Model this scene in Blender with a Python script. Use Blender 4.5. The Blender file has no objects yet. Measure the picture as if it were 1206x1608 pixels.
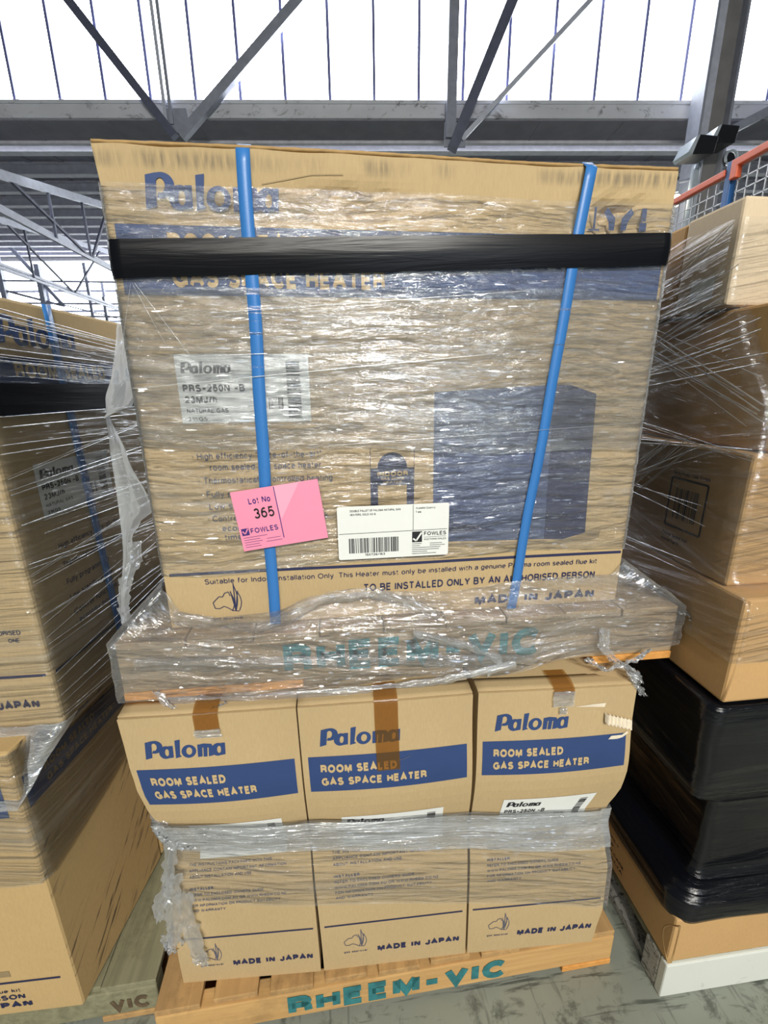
import bpy, bmesh, math, random
from mathutils import Vector, Matrix, noise
random.seed(7)
S = bpy.context.scene
C = bpy.context.collection
R = math.radians

# ------------------------------------------------------------------ camera
def make_camera():
    p, r, y = R(16), R(-.6), R(6.2)
    F = Vector((math.sin(y)*math.cos(p), math.cos(y)*math.cos(p), -math.sin(p)))
    rt = Vector((math.cos(y), -math.sin(y), 0)); up = rt.cross(F)
    X = math.cos(r)*rt + math.sin(r)*up; U = -math.sin(r)*rt + math.cos(r)*up
    cd = bpy.data.cameras.new('camera'); cam = bpy.data.objects.new('camera', cd); C.objects.link(cam)
    cd.sensor_fit = 'HORIZONTAL'; cd.sensor_width = 36; cd.lens = 690/1206*36
    cd.clip_start = .02; cd.clip_end = 200
    M = Matrix((X, U, -F)).transposed().to_4x4(); M.translation = (0, 0, 1.5)
    cam.matrix_world = M; S.camera = cam
make_camera()

# ------------------------------------------------------------------ world, lights, exposure
w = bpy.data.worlds.new('world'); S.world = w; w.use_nodes = True
wn = w.node_tree.nodes
wn['Background'].inputs['Color'].default_value = (.86, .93, 1, 1)
wn['Background'].inputs['Strength'].default_value = .09
def area(name, loc, target, size, energy, color, shape='RECTANGLE', sy=None):
    l = bpy.data.lights.new(name, 'AREA'); l.shape = shape; l.size = size
    if sy: l.size_y = sy
    l.energy = energy; l.color = color
    o = bpy.data.objects.new(name, l); C.objects.link(o); o.location = loc
    o.rotation_euler = (Vector(target)-Vector(loc)).to_track_quat('-Z', 'Y').to_euler()
    return o
area('key_light_behind', (.1, -5, 5.6), (.15, .8, 1.2), 3.0, 70, (1, .98, .93), sy=3)  # unseen area light, added as a frontal key for the front faces
area('blue_veil_light', (2.6, -9, 3.2), (.4, .8, 1.4), 3.2, 85, (.72, .84, 1), sy=3.4)  # unseen bluish area light, added to lay a reflected veil on the film
for i, (x, y, z, e) in enumerate([(.5, -6, 5.6, 135), (1.3, -6, 5.6, 165), (-.8, -6, 5.6, 105), (2.2, -6.5, 5.6, 50), (-2.6, -7, 5.6, 55), (6.3, -5, 5.6, 14)]):
    area('high_bay_lamp', (x, y, z), (x*.7, -1, 0), .34, e*1.25, (1, .965, .88), 'DISK')
S.view_settings.view_transform = 'Standard'; S.view_settings.look = 'None'
S.view_settings.exposure = 0.17; S.view_settings.gamma = 1; S.view_settings.use_curve_mapping = False
S.cycles.transparent_max_bounces = 24; S.cycles.max_bounces = 7
S.cycles.caustics_reflective = False; S.cycles.caustics_refractive = False

# ------------------------------------------------------------------ materials
def lin(c): return tuple(((v/255+.055)/1.055)**2.4 if v > 10 else v/255/12.92 for v in c)+(1,)
class NT:
    def __init__(s, name):
        s.m = bpy.data.materials.new(name); s.m.use_nodes = True
        s.t = s.m.node_tree; s.b = s.t.nodes['Principled BSDF']; s.out = s.t.nodes['Material Output']
    def n(s, typ, **k):
        nd = s.t.nodes.new(typ)
        for a, v in k.items():
            if a in ('ins',):
                for i, x in v.items(): nd.inputs[i].default_value = x
            else: setattr(nd, a, v)
        return nd
    def l(s, a, b): s.t.links.new(a, b)
    def coord(s, scale=(1, 1, 1), rot=(0, 0, 0), kind='Object'):
        tc = s.n('ShaderNodeTexCoord'); mp = s.n('ShaderNodeMapping')
        mp.inputs['Scale'].default_value = scale; mp.inputs['Rotation'].default_value = rot
        s.l(tc.outputs[kind], mp.inputs['Vector']); return mp.outputs[0]
    def noise(s, vec, scale, detail=4, rough=.55, dist=0):
        nd = s.n('ShaderNodeTexNoise'); nd.inputs['Scale'].default_value = scale; nd.inputs['Detail'].default_value = detail
        nd.inputs['Roughness'].default_value = rough; nd.inputs['Distortion'].default_value = dist
        if vec: s.l(vec, nd.inputs['Vector'])
        return nd.outputs['Fac']
    def ramp(s, f, a, b, ca=(0, 0, 0, 1), cb=(1, 1, 1, 1)):
        r = s.n('ShaderNodeValToRGB'); r.color_ramp.elements[0].position = a; r.color_ramp.elements[1].position = b
        r.color_ramp.elements[0].color = ca; r.color_ramp.elements[1].color = cb
        s.l(f, r.inputs[0]); return r.outputs[0]
    def mix(s, f, a, b):
        m = s.n('ShaderNodeMix', data_type='RGBA')
        for i, v in ((0, f), (6, a), (7, b)):
            if hasattr(v, 'is_linked'): s.l(v, m.inputs[i])
            else: m.inputs[i].default_value = v
        return m.outputs[2]
    def math(s, op, a, b=None):
        m = s.n('ShaderNodeMath', operation=op)
        for i, v in ((0, a), (1, b)):
            if v is None: continue
            if hasattr(v, 'is_linked'): s.l(v, m.inputs[i])
            else: m.inputs[i].default_value = v
        return m.outputs[0]
    def bump(s, h, strength, dist, nrm=None):
        b = s.n('ShaderNodeBump'); b.inputs['Strength'].default_value = strength; b.inputs['Distance'].default_value = dist
        s.l(h, b.inputs['Height'])
        if nrm: s.l(nrm, b.inputs['Normal'])
        return b.outputs[0]
def plain(name, col, rough=.6, metal=0, var=.12, scale=8, bump=0, spec=.5):
    t = NT(name); c = lin(col)
    f = t.noise(t.coord(), scale)
    d = tuple(v*(1-var) for v in c[:3])+(1,); e = tuple(min(1, v*(1+var)) for v in c[:3])+(1,)
    t.l(t.ramp(f, .3, .7, d, e), t.b.inputs['Base Color'])
    t.b.inputs['Roughness'].default_value = rough; t.b.inputs['Metallic'].default_value = metal
    t.b.inputs['Specular IOR Level'].default_value = spec
    if bump: t.l(t.bump(t.noise(t.coord(), scale*6), .5, bump), t.b.inputs['Normal'])
    return t.m
def cardboard(name, col, scuff=None, dark=.86):
    t = NT(name); c = lin(col); d = tuple(v*dark for v in c[:3])+(1,)
    base = t.mix(t.ramp(t.noise(t.coord((1, 1, .6)), 2.2, 5), .3, .7), c, d)
    fib = t.ramp(t.noise(t.coord((60, 60, 12)), 6, 3), .25, .8, (.93, .93, .93, 1), (1.05, 1.05, 1.05, 1))
    m = t.n('ShaderNodeMix', data_type='RGBA', blend_type='MULTIPLY'); m.inputs[0].default_value = 1
    t.l(base, m.inputs[6]); t.l(fib, m.inputs[7]); colr = m.outputs[2]
    if scuff == 'top':          # grey transfer scuffs in a row near the upper edge
        tc = t.n('ShaderNodeTexCoord'); sx = t.n('ShaderNodeSeparateXYZ'); t.l(tc.outputs['Object'], sx.inputs[0])
        z = sx.outputs[2]
        win = t.math('MULTIPLY', t.ramp(z, .792, .803), t.ramp(z, .812, .822, (1, 1, 1, 1), (0, 0, 0, 1)))
        big = t.ramp(t.noise(t.coord((9, 1, 2)), 1, 2), .44, .56)
        fine = t.ramp(t.noise(t.coord((150, 20, 14)), 1.2, 3), .34, .62)
        f = t.math('MULTIPLY', t.math('MULTIPLY', win, big), fine)
        colr = t.mix(t.math('MULTIPLY', f, .6), colr, lin((84, 82, 78)))
    if scuff == 'rub':          # ink rubbed off in slanting streaks
        v = t.coord((1, 1, 1), (R(-38), 0, 0))
        mp = t.n('ShaderNodeMapping'); mp.inputs['Scale'].default_value = (30, 7, 75); t.l(v, mp.inputs['Vector'])
        f = t.math('MULTIPLY', t.ramp(t.noise(mp.outputs[0], 1, 3), .58, .66), t.ramp(t.noise(t.coord(), 5, 2), .40, .52))
        ge = t.n('ShaderNodeNewGeometry'); sx = t.n('ShaderNodeSeparateXYZ'); t.l(ge.outputs['Normal'], sx.inputs[0])
        f = t.math('MULTIPLY', f, t.math('GREATER_THAN', sx.outputs[0], .5))
        colr = t.mix(t.math('MULTIPLY', f, .8), colr, lin((52, 46, 50)))
    t.l(colr, t.b.inputs['Base Color']); t.b.inputs['Roughness'].default_value = .78; t.b.inputs['Specular IOR Level'].default_value = .25
    t.l(t.bump(t.noise(t.coord((170, 170, 2)), 1, 2), .25, .0007), t.b.inputs['Normal'])
    return t.m
def wood(name, a, b, dirt=.5, axis='X'):
    t = NT(name)
    sc = (1.5, 26, 26) if axis == 'X' else (26, 1.5, 26)
    g = t.ramp(t.noise(t.coord(sc), 1.6, 6, .6, .6), .3, .72, lin(a), lin(b))
    f = t.math('MULTIPLY', t.ramp(t.noise(t.coord(), 7, 6, .7), .5, .75), dirt)
    t.l(t.mix(f, g, lin((70, 58, 42))), t.b.inputs['Base Color'])
    t.b.inputs['Roughness'].default_value = .8; t.b.inputs['Specular IOR Level'].default_value = .2
    t.l(t.bump(t.noise(t.coord(sc), 3, 4), .4, .003), t.b.inputs['Normal'])
    return t.m
def film(name, clear=.06, streak=.25, haze=.35, su=18, sv=100, rot=0, col=(.93, .96, 1), rough=.10, bump=.0032, sheen=.0, veil=2.4, fres=1.7, facet=.12, trans=.35, fsu=34, fsv=230):
    """clear stretch wrap: mostly see-through, drawn into fine shiny ridges"""
    t = NT(name); t.t.nodes.remove(t.b)
    tc = t.n('ShaderNodeTexCoord')
    def uvn(a, b, s, d=3, ro=.55, dist=0):
        mr = t.n('ShaderNodeMapping'); mr.inputs['Rotation'].default_value = (0, 0, rot); t.l(tc.outputs['UV'], mr.inputs['Vector'])
        mp = t.n('ShaderNodeMapping'); mp.inputs['Scale'].default_value = (a, b, 1); t.l(mr.outputs[0], mp.inputs['Vector'])
        return t.noise(mp.outputs[0], s, d, ro, dist)
    h1 = uvn(su, sv, 1, 4, .6, .5); h2 = uvn(su*.35, sv*.28, 1, 3, .5, 1.0)
    nrm = t.bump(h1, 1, bump*1.5, t.bump(h2, 1, bump*3.5))
    st = t.ramp(uvn(su*.3, sv*.5, 1, 5, .65), .47, .72)
    big = t.ramp(uvn(veil, veil*2.2, 1, 2), .35, .7)
    f = t.math('ADD', t.math('MULTIPLY', t.math('MULTIPLY', st, big), streak), clear)
    f = t.math('ADD', f, t.math('MULTIPLY', big, sheen))
    fr = t.n('ShaderNodeFresnel'); fr.inputs[0].default_value = 1.45; t.l(nrm, fr.inputs['Normal'])
    f = t.math('MINIMUM', t.math('ADD', f, t.math('MULTIPLY', fr.outputs[0], fres)), .92)
    tr = t.n('ShaderNodeBsdfTransparent'); tr.inputs[0].default_value = (.97, .975, .98, 1)
    gl = t.n('ShaderNodeBsdfGlossy'); gl.inputs['Color'].default_value = col+(1,); gl.inputs['Roughness'].default_value = rough; t.l(nrm, gl.inputs['Normal'])
    df = t.n('ShaderNodeBsdfDiffuse'); df.inputs[0].default_value = (.86, .88, .9, 1); t.l(nrm, df.inputs['Normal'])
    tl = t.n('ShaderNodeBsdfTranslucent'); tl.inputs[0].default_value = (.86, .88, .9, 1)
    dm = t.n('ShaderNodeMixShader'); dm.inputs[0].default_value = trans; t.l(df.outputs[0], dm.inputs[1]); t.l(tl.outputs[0], dm.inputs[2])
    m1 = t.n('ShaderNodeMixShader'); m1.inputs[0].default_value = haze; t.l(gl.outputs[0], m1.inputs[1]); t.l(dm.outputs[0], m1.inputs[2])
    m2 = t.n('ShaderNodeMixShader'); t.l(f, m2.inputs[0]); t.l(tr.outputs[0], m2.inputs[1]); t.l(m1.outputs[0], m2.inputs[2])
    # small flat facets of the crinkled film, each tilted its own way
    mr = t.n('ShaderNodeMapping'); mr.inputs['Rotation'].default_value = (0, 0, rot); t.l(tc.outputs['UV'], mr.inputs['Vector'])
    mp = t.n('ShaderNodeMapping'); mp.inputs['Scale'].default_value = (fsu, fsv, 1); t.l(mr.outputs[0], mp.inputs['Vector'])
    wp = t.n('ShaderNodeTexNoise'); wp.inputs['Scale'].default_value = .55; wp.inputs['Detail'].default_value = 2; t.l(mp.outputs[0], wp.inputs['Vector'])
    av = t.n('ShaderNodeVectorMath', operation='MULTIPLY_ADD'); t.l(wp.outputs['Color'], av.inputs[0]); av.inputs[1].default_value = (1.6, 1.6, 0); t.l(mp.outputs[0], av.inputs[2])
    vo = t.n('ShaderNodeTexVoronoi', voronoi_dimensions='2D'); vo.inputs['Scale'].default_value = 1; t.l(av.outputs[0], vo.inputs['Vector'])
    vm = t.n('ShaderNodeVectorMath', operation='SUBTRACT'); t.l(vo.outputs['Color'], vm.inputs[0]); vm.inputs[1].default_value = (.5, .5, .36)
    sp = t.n('ShaderNodeSeparateXYZ'); t.l(vm.outputs[0], sp.inputs[0])
    cb = t.n('ShaderNodeCombineXYZ'); a = t.math('MULTIPLY', sp.outputs[0], .34); t.l(a, cb.inputs[0]); t.l(a, cb.inputs[1]); t.l(t.math('MULTIPLY', sp.outputs[2], 1.15), cb.inputs[2])
    ge = t.n('ShaderNodeNewGeometry'); ad = t.n('ShaderNodeVectorMath', operation='ADD'); t.l(ge.outputs['Normal'], ad.inputs[0]); t.l(cb.outputs[0], ad.inputs[1])
    no = t.n('ShaderNodeVectorMath', operation='NORMALIZE'); t.l(ad.outputs[0], no.inputs[0])
    g2 = t.n('ShaderNodeBsdfGlossy'); g2.inputs['Color'].default_value = col+(1,); g2.inputs['Roughness'].default_value = .055; t.l(no.outputs[0], g2.inputs['Normal'])
    mk = t.ramp(vo.outputs['Distance'], .18, .42, (1, 1, 1, 1), (0, 0, 0, 1))
    m3 = t.n('ShaderNodeMixShader'); pa = t.ramp(uvn(3.2, 2.0, 1, 3), .36, .62, (.25, .25, .25, 1)); t.l(t.math('MULTIPLY', t.math('MULTIPLY', mk, facet), pa), m3.inputs[0]); t.l(m2.outputs[0], m3.inputs[1]); t.l(g2.outputs[0], m3.inputs[2])
    t.l(m3.outputs[0], t.out.inputs['Surface'])
    return t.m
def emit(name, col, s):
    t = NT(name); t.b.inputs['Base Color'].default_value = col+(1,)
    t.b.inputs['Emission Color'].default_value = col+(1,); t.b.inputs['Emission Strength'].default_value = s
    return t.m
def black_wrap(name, su=4, sv=60, rough=.28, bump=.002, spec=.45):
    t = NT(name); t.b.inputs['Base Color'].default_value = (.0035, .004, .006, 1); t.b.inputs['Roughness'].default_value = rough
    t.b.inputs['Specular IOR Level'].default_value = spec
    h = t.noise(t.coord((su, sv, 1), kind='UV'), 1, 4, .55, .6)
    h2 = t.noise(t.coord((su*.4, sv*.25, 1), kind='UV'), 1, 2, .5, .5)
    t.l(t.bump(h, .6, bump, t.bump(h2, 1, bump*2)), t.b.inputs['Normal'])
    return t.m
def blue_strap():
    t = NT('strap_blue'); t.b.inputs['Base Color'].default_value = lin((56, 120, 190)); t.b.inputs['Roughness'].default_value = .35
    t.l(t.bump(t.noise(t.coord((400, 400, 400)), 1, 1), .3, .0004), t.b.inputs['Normal']); return t.m
def tape_mat():
    t = NT('tape_brown'); t.t.nodes.remove(t.b)
    tr = t.n('ShaderNodeBsdfTransparent'); tr.inputs[0].default_value = (.74, .56, .34, 1)
    gl = t.n('ShaderNodeBsdfPrincipled'); gl.inputs['Base Color'].default_value = lin((150, 108, 58)); gl.inputs['Roughness'].default_value = .18
    t.l(t.bump(t.noise(t.coord((90, 90, 30)), 1, 3), .4, .001), gl.inputs['Normal'])
    m = t.n('ShaderNodeMixShader'); m.inputs[0].default_value = .30; t.l(tr.outputs[0], m.inputs[1]); t.l(gl.outputs[0], m.inputs[2])
    t.l(m.outputs[0], t.out.inputs['Surface']); return t.m
def floor_mat():
    t = NT('concrete_floor')
    base = t.ramp(t.noise(t.coord(), 1.7, 6, .6), .3, .7, lin((128, 133, 122)), lin((152, 156, 144)))
    sc = t.ramp(t.noise(t.coord((1, 1, 1)), 9, 7, .74, .4), .53, .62)
    s2 = t.ramp(t.noise(t.coord((3, 26, 1), (0, 0, R(38))), 1, 5, .7, .8), .57, .63)
    s3 = t.ramp(t.noise(t.coord((30, 2, 1), (0, 0, R(25))), 1, 4, .6, .8), .60, .65)
    col = t.mix(t.math('MULTIPLY', sc, .75), base, lin((74, 78, 70)))
    col = t.mix(t.math('MULTIPLY', s2, .8), col, lin((66, 70, 64)))
    col = t.mix(t.math('MULTIPLY', s3, .5), col, lin((78, 80, 76)))
    t.l(col, t.b.inputs['Base Color']); t.b.inputs['Roughness'].default_value = .55
    t.l(t.bump(t.noise(t.coord(), 40, 4), .2, .002), t.b.inputs['Normal'])
    return t.m
def stained_paint(name, col, stain, amt=.6, sc=3.2, lo=.56):
    t = NT(name)
    f = t.ramp(t.noise(t.coord((1, 1, 1.6)), sc, 8, .75, .8), lo, lo+.1)
    f2 = t.ramp(t.noise(t.coord((.5, .5, .5)), 2, 3), .3, .7, lin(col), tuple(v*.8 for v in lin(col)[:3])+(1,))
    t.l(t.mix(t.math('MULTIPLY', f, amt), f2, lin(stain)), t.b.inputs['Base Color']); t.b.inputs['Roughness'].default_value = .6
    return t.m
M = {
 'card': cardboard('cardboard_tan', (195, 170, 128)), 'card_top': cardboard('cardboard_scuffed', (195, 170, 128), 'top'),
 'card_rub': cardboard('cardboard_rubbed', (200, 170, 120), 'rub'),
 'card2': cardboard('cardboard_warm', (204, 164, 112)), 'card3': cardboard('cardboard_film_sheen', (222, 202, 172)),
 'card_in': plain('cardboard_edge', (172, 140, 92), .9, scale=40), 'tear': plain('torn_paper', (226, 214, 192), .9, scale=60, bump=.002),
 'ink': plain('ink_blue', (42, 66, 114), .6, var=.06), 'navy': plain('ink_navy', (38, 42, 78), .6, var=.06), 'knock': cardboard('knockout_tan', (202, 176, 130)),
 'grey_ink': plain('ink_grey', (92, 92, 108), .6), 'shadow_ink': plain('ink_tan_grey', (150, 130, 96), .7),
 'mid_ink': plain('ink_slate_sheen', (70, 82, 118), .6), 'black_ink': plain('ink_black', (26, 26, 32), .6),
 'label': plain('label_paper', (232, 234, 230), .55, var=.02), 'pink': plain('card_pink', (242, 146, 176), .6, var=.03),
 'purple': plain('ink_purple', (66, 38, 120), .6), 'pinkglint': plain('card_pink_glint', (246, 168, 194), .6, var=.02),
 'wood': wood('pallet_wood', (188, 148, 96), (214, 174, 116), .35), 'woody': wood('pallet_wood_lengthways', (166, 132, 90), (196, 158, 106), .7, 'Y'),
 'orangewood': wood('pallet_wood_fresh', (206, 144, 74), (224, 164, 92), .2, 'Y'), 'greywood': wood('pallet_wood_grey', (150, 130, 104), (182, 160, 128), .5),
 'dirtywood': wood('deck_wood_dirty', (118, 116, 92), (152, 148, 120), .8, 'Y'), 'teal': plain('stencil_teal', (48, 118, 122), .7, scale=40, var=.3),
 'stampbrown': plain('stencil_brown', (96, 80, 58), .8, scale=30, var=.4), 'white_paint': stained_paint('pallet_white_paint', (226, 230, 222), (120, 120, 116), .6, 14, .62), 'grubby': stained_paint('pallet_white_worn', (190, 188, 180), (62, 60, 58), .9, 60, .50),
 'film': film('stretch_film', .04, .44, .48, sheen=.07), 'film_thick': film('stretch_film_thick', .28, .40, .55, 14, 80, bump=.003, sheen=.2),
 'film_skirt': film('stretch_film_skirt', .10, .42, .42, 14, 70, R(4), bump=.004, sheen=.08, facet=.22, fsu=45, fsv=130), 'film_diag': film('stretch_film_diagonal', .015, .42, .34, 3, 110, R(-9), bump=.0022, fres=.8, facet=.035),
 'film_left': film('stretch_film_slanted', .03, .45, .34, 2.2, 100, R(-4), bump=.002, fres=1.0, facet=.05), 'film_tail': film('stretch_film_loose', .36, .3, .7, 8, 8, R(75), bump=.002, sheen=.2, veil=5, facet=.04, trans=.6), 'pleat': film('film_pleat', .5, .3, .45, 12, 40, bump=.002, facet=.1, rough=.2),
 'bwrap': black_wrap('black_wrap', 5, 75, .17, .0045), 'bband': black_wrap('black_band', 3, 45, .3, .0022, .22), 'strap': blue_strap(), 'tape': tape_mat(),
 'floor': floor_mat(), 'glass': emit('window_glare', (.93, .97, 1), 8), 'gutter': stained_paint('gutter_paint', (222, 224, 232), (92, 88, 92), .8),
 'soffit': plain('soffit_dark', (140, 138, 152), .8, scale=3), 'deck': plain('roof_deck', (150, 150, 166), .85, scale=2), 'purlin': plain('purlin_steel', (210, 210, 220), .6),
 'steel': plain('steel_grey', (150, 154, 168), .5), 'steel_dark': plain('steel_dark', (92, 96, 116), .55), 'steel_lite': plain('steel_light', (196, 200, 214), .5),
 'mull': plain('mullion_violet_grey', (118, 122, 170), .5), 'colm': plain('column_grey', (136, 134, 134), .6, scale=4), 'rackor': plain('rack_orange', (226, 104, 66), .45),
 'rackbl': plain('rack_blue', (30, 92, 158), .45), 'wire': plain('wire_galvanised', (170, 170, 172), .4, .6), 'dk': plain('floodlight_black', (22, 24, 30), .45),
 'lens': plain('floodlight_glass', (186, 196, 206), .2), 'lampglow': emit('lamp_glow', (1, .93, .72), 14), 'wallm': plain('wall_grey', (96, 96, 100), .9),
}

# ------------------------------------------------------------------ object helpers
def tag(o, label, cat, group=None):
    o['label'] = label; o['category'] = cat
    if group: o['group'] = group
    return o
def thing(name, loc, label, cat, group=None):
    o = bpy.data.objects.new(name, None); C.objects.link(o); o.location = loc; o.empty_display_size = .05
    return tag(o, label, cat, group)
def wloc(p):
    v = Vector((0, 0, 0))
    while p: v += Vector(p.location); p = p.parent
    return v
def link(name, bm, mats, parent=None, loc=None, smooth=False, bevel=0):
    """bm holds world coordinates; the object gets its own origin"""
    base = wloc(parent)
    if loc is None:
        loc = base.copy() if parent else (sum((v.co for v in bm.verts), Vector())/max(1, len(bm.verts)))
    loc = Vector(loc)
    bmesh.ops.translate(bm, verts=bm.verts, vec=-loc)
    me = bpy.data.meshes.new(name); bm.to_mesh(me); bm.free()
    if smooth: me.shade_smooth()
    for m in (mats if isinstance(mats, (list, tuple)) else [mats]): me.materials.append(M[m] if isinstance(m, str) else m)
    o = bpy.data.objects.new(name, me); C.objects.link(o)
    if parent: o.parent = parent; o.location = loc-base
    else: o.location = loc
    if bevel:
        b = o.modifiers.new('bevel', 'BEVEL'); b.width = bevel; b.segments = 2; b.limit_method = 'ANGLE'; b.angle_limit = R(40)
    return o
def quad_box(bm, pts, mi=0):
    vs = [bm.verts.new(p) for p in pts]
    for f in ((0, 3, 2, 1), (4, 5, 6, 7), (0, 1, 5, 4), (1, 2, 6, 5), (2, 3, 7, 6), (3, 0, 4, 7)):
        bm.faces.new([vs[i] for i in f]).material_index = mi
def abox(bm, x0, x1, y0, y1, z0, z1, mi=0, tf=None):
    p = [(x0, y0, z0), (x1, y0, z0), (x1, y1, z0), (x0, y1, z0), (x0, y0, z1), (x1, y0, z1), (x1, y1, z1), (x0, y1, z1)]
    if tf: p = [tf(*q) for q in p]
    quad_box(bm, p, mi)
def bar(bm, a, b, wd, ht=None, up=(0, 0, 1)):
    a, b = Vector(a), Vector(b); d = (b-a).normalized(); u = Vector(up)
    if abs(d.dot(u)) > .95: u = Vector((0, 1, 0))
    s = d.cross(u).normalized(); t = s.cross(d); ht = ht or wd
    p = []
    for q in (a, b):
        p += [q+s*wd/2*i+t*ht/2*j for i, j in ((-1, -1), (1, -1), (1, 1), (-1, 1))]
    quad_box(bm, p)
def tube(bm, pts, r, n=8):
    rings = []
    pts = [Vector(p) for p in pts]
    for i, p in enumerate(pts):
        d = (pts[min(i+1, len(pts)-1)]-pts[max(i-1, 0)]).normalized()
        a = d.orthogonal().normalized(); b = d.cross(a)
        rings.append([bm.verts.new(p+a*r*math.cos(2*math.pi*k/n)+b*r*math.sin(2*math.pi*k/n)) for k in range(n)])
    for r0, r1 in zip(rings, rings[1:]):
        for k in range(n): bm.faces.new((r0[k], r0[(k+1) % n], r1[(k+1) % n], r1[k]))
    bm.faces.new(rings[0][::-1]); bm.faces.new(rings[-1])
def sheet(bm, f, nu, nv, uvs=None, thick=0):
    """grid surface f(i/nu, j/nv) with a UV map in metres"""
    uvl = bm.loops.layers.uv.verify()
    g = [[bm.verts.new(f(i/nu, j/nv)) for j in range(nv+1)] for i in range(nu+1)]
    for i in range(nu):
        for j in range(nv):
            fc = bm.faces.new((g[i][j], g[i+1][j], g[i+1][j+1], g[i][j+1])); fc.smooth = True
            for lp, (a, b) in zip(fc.loops, ((i, j), (i+1, j), (i+1, j+1), (i, j+1))):
                lp[uvl].uv = uvs(a/nu, b/nv) if uvs else (a/nu, b/nv)
    return g
def nz(x, y, z=0, s=1): return noise.noise(Vector((x*s, y*s, z*s)))
def interp(tab, x):
    if x <= tab[0][0]: return tab[0][1]
    for (a, p), (b, q) in zip(tab, tab[1:]):
        if x <= b:
            t = (x-a)/(b-a); t = t*t*(3-2*t)*.6+t*.4
            return p+(q-p)*t
    return tab[-1][1]

# ------------------------------------------------------------------ printing on faces

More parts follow.
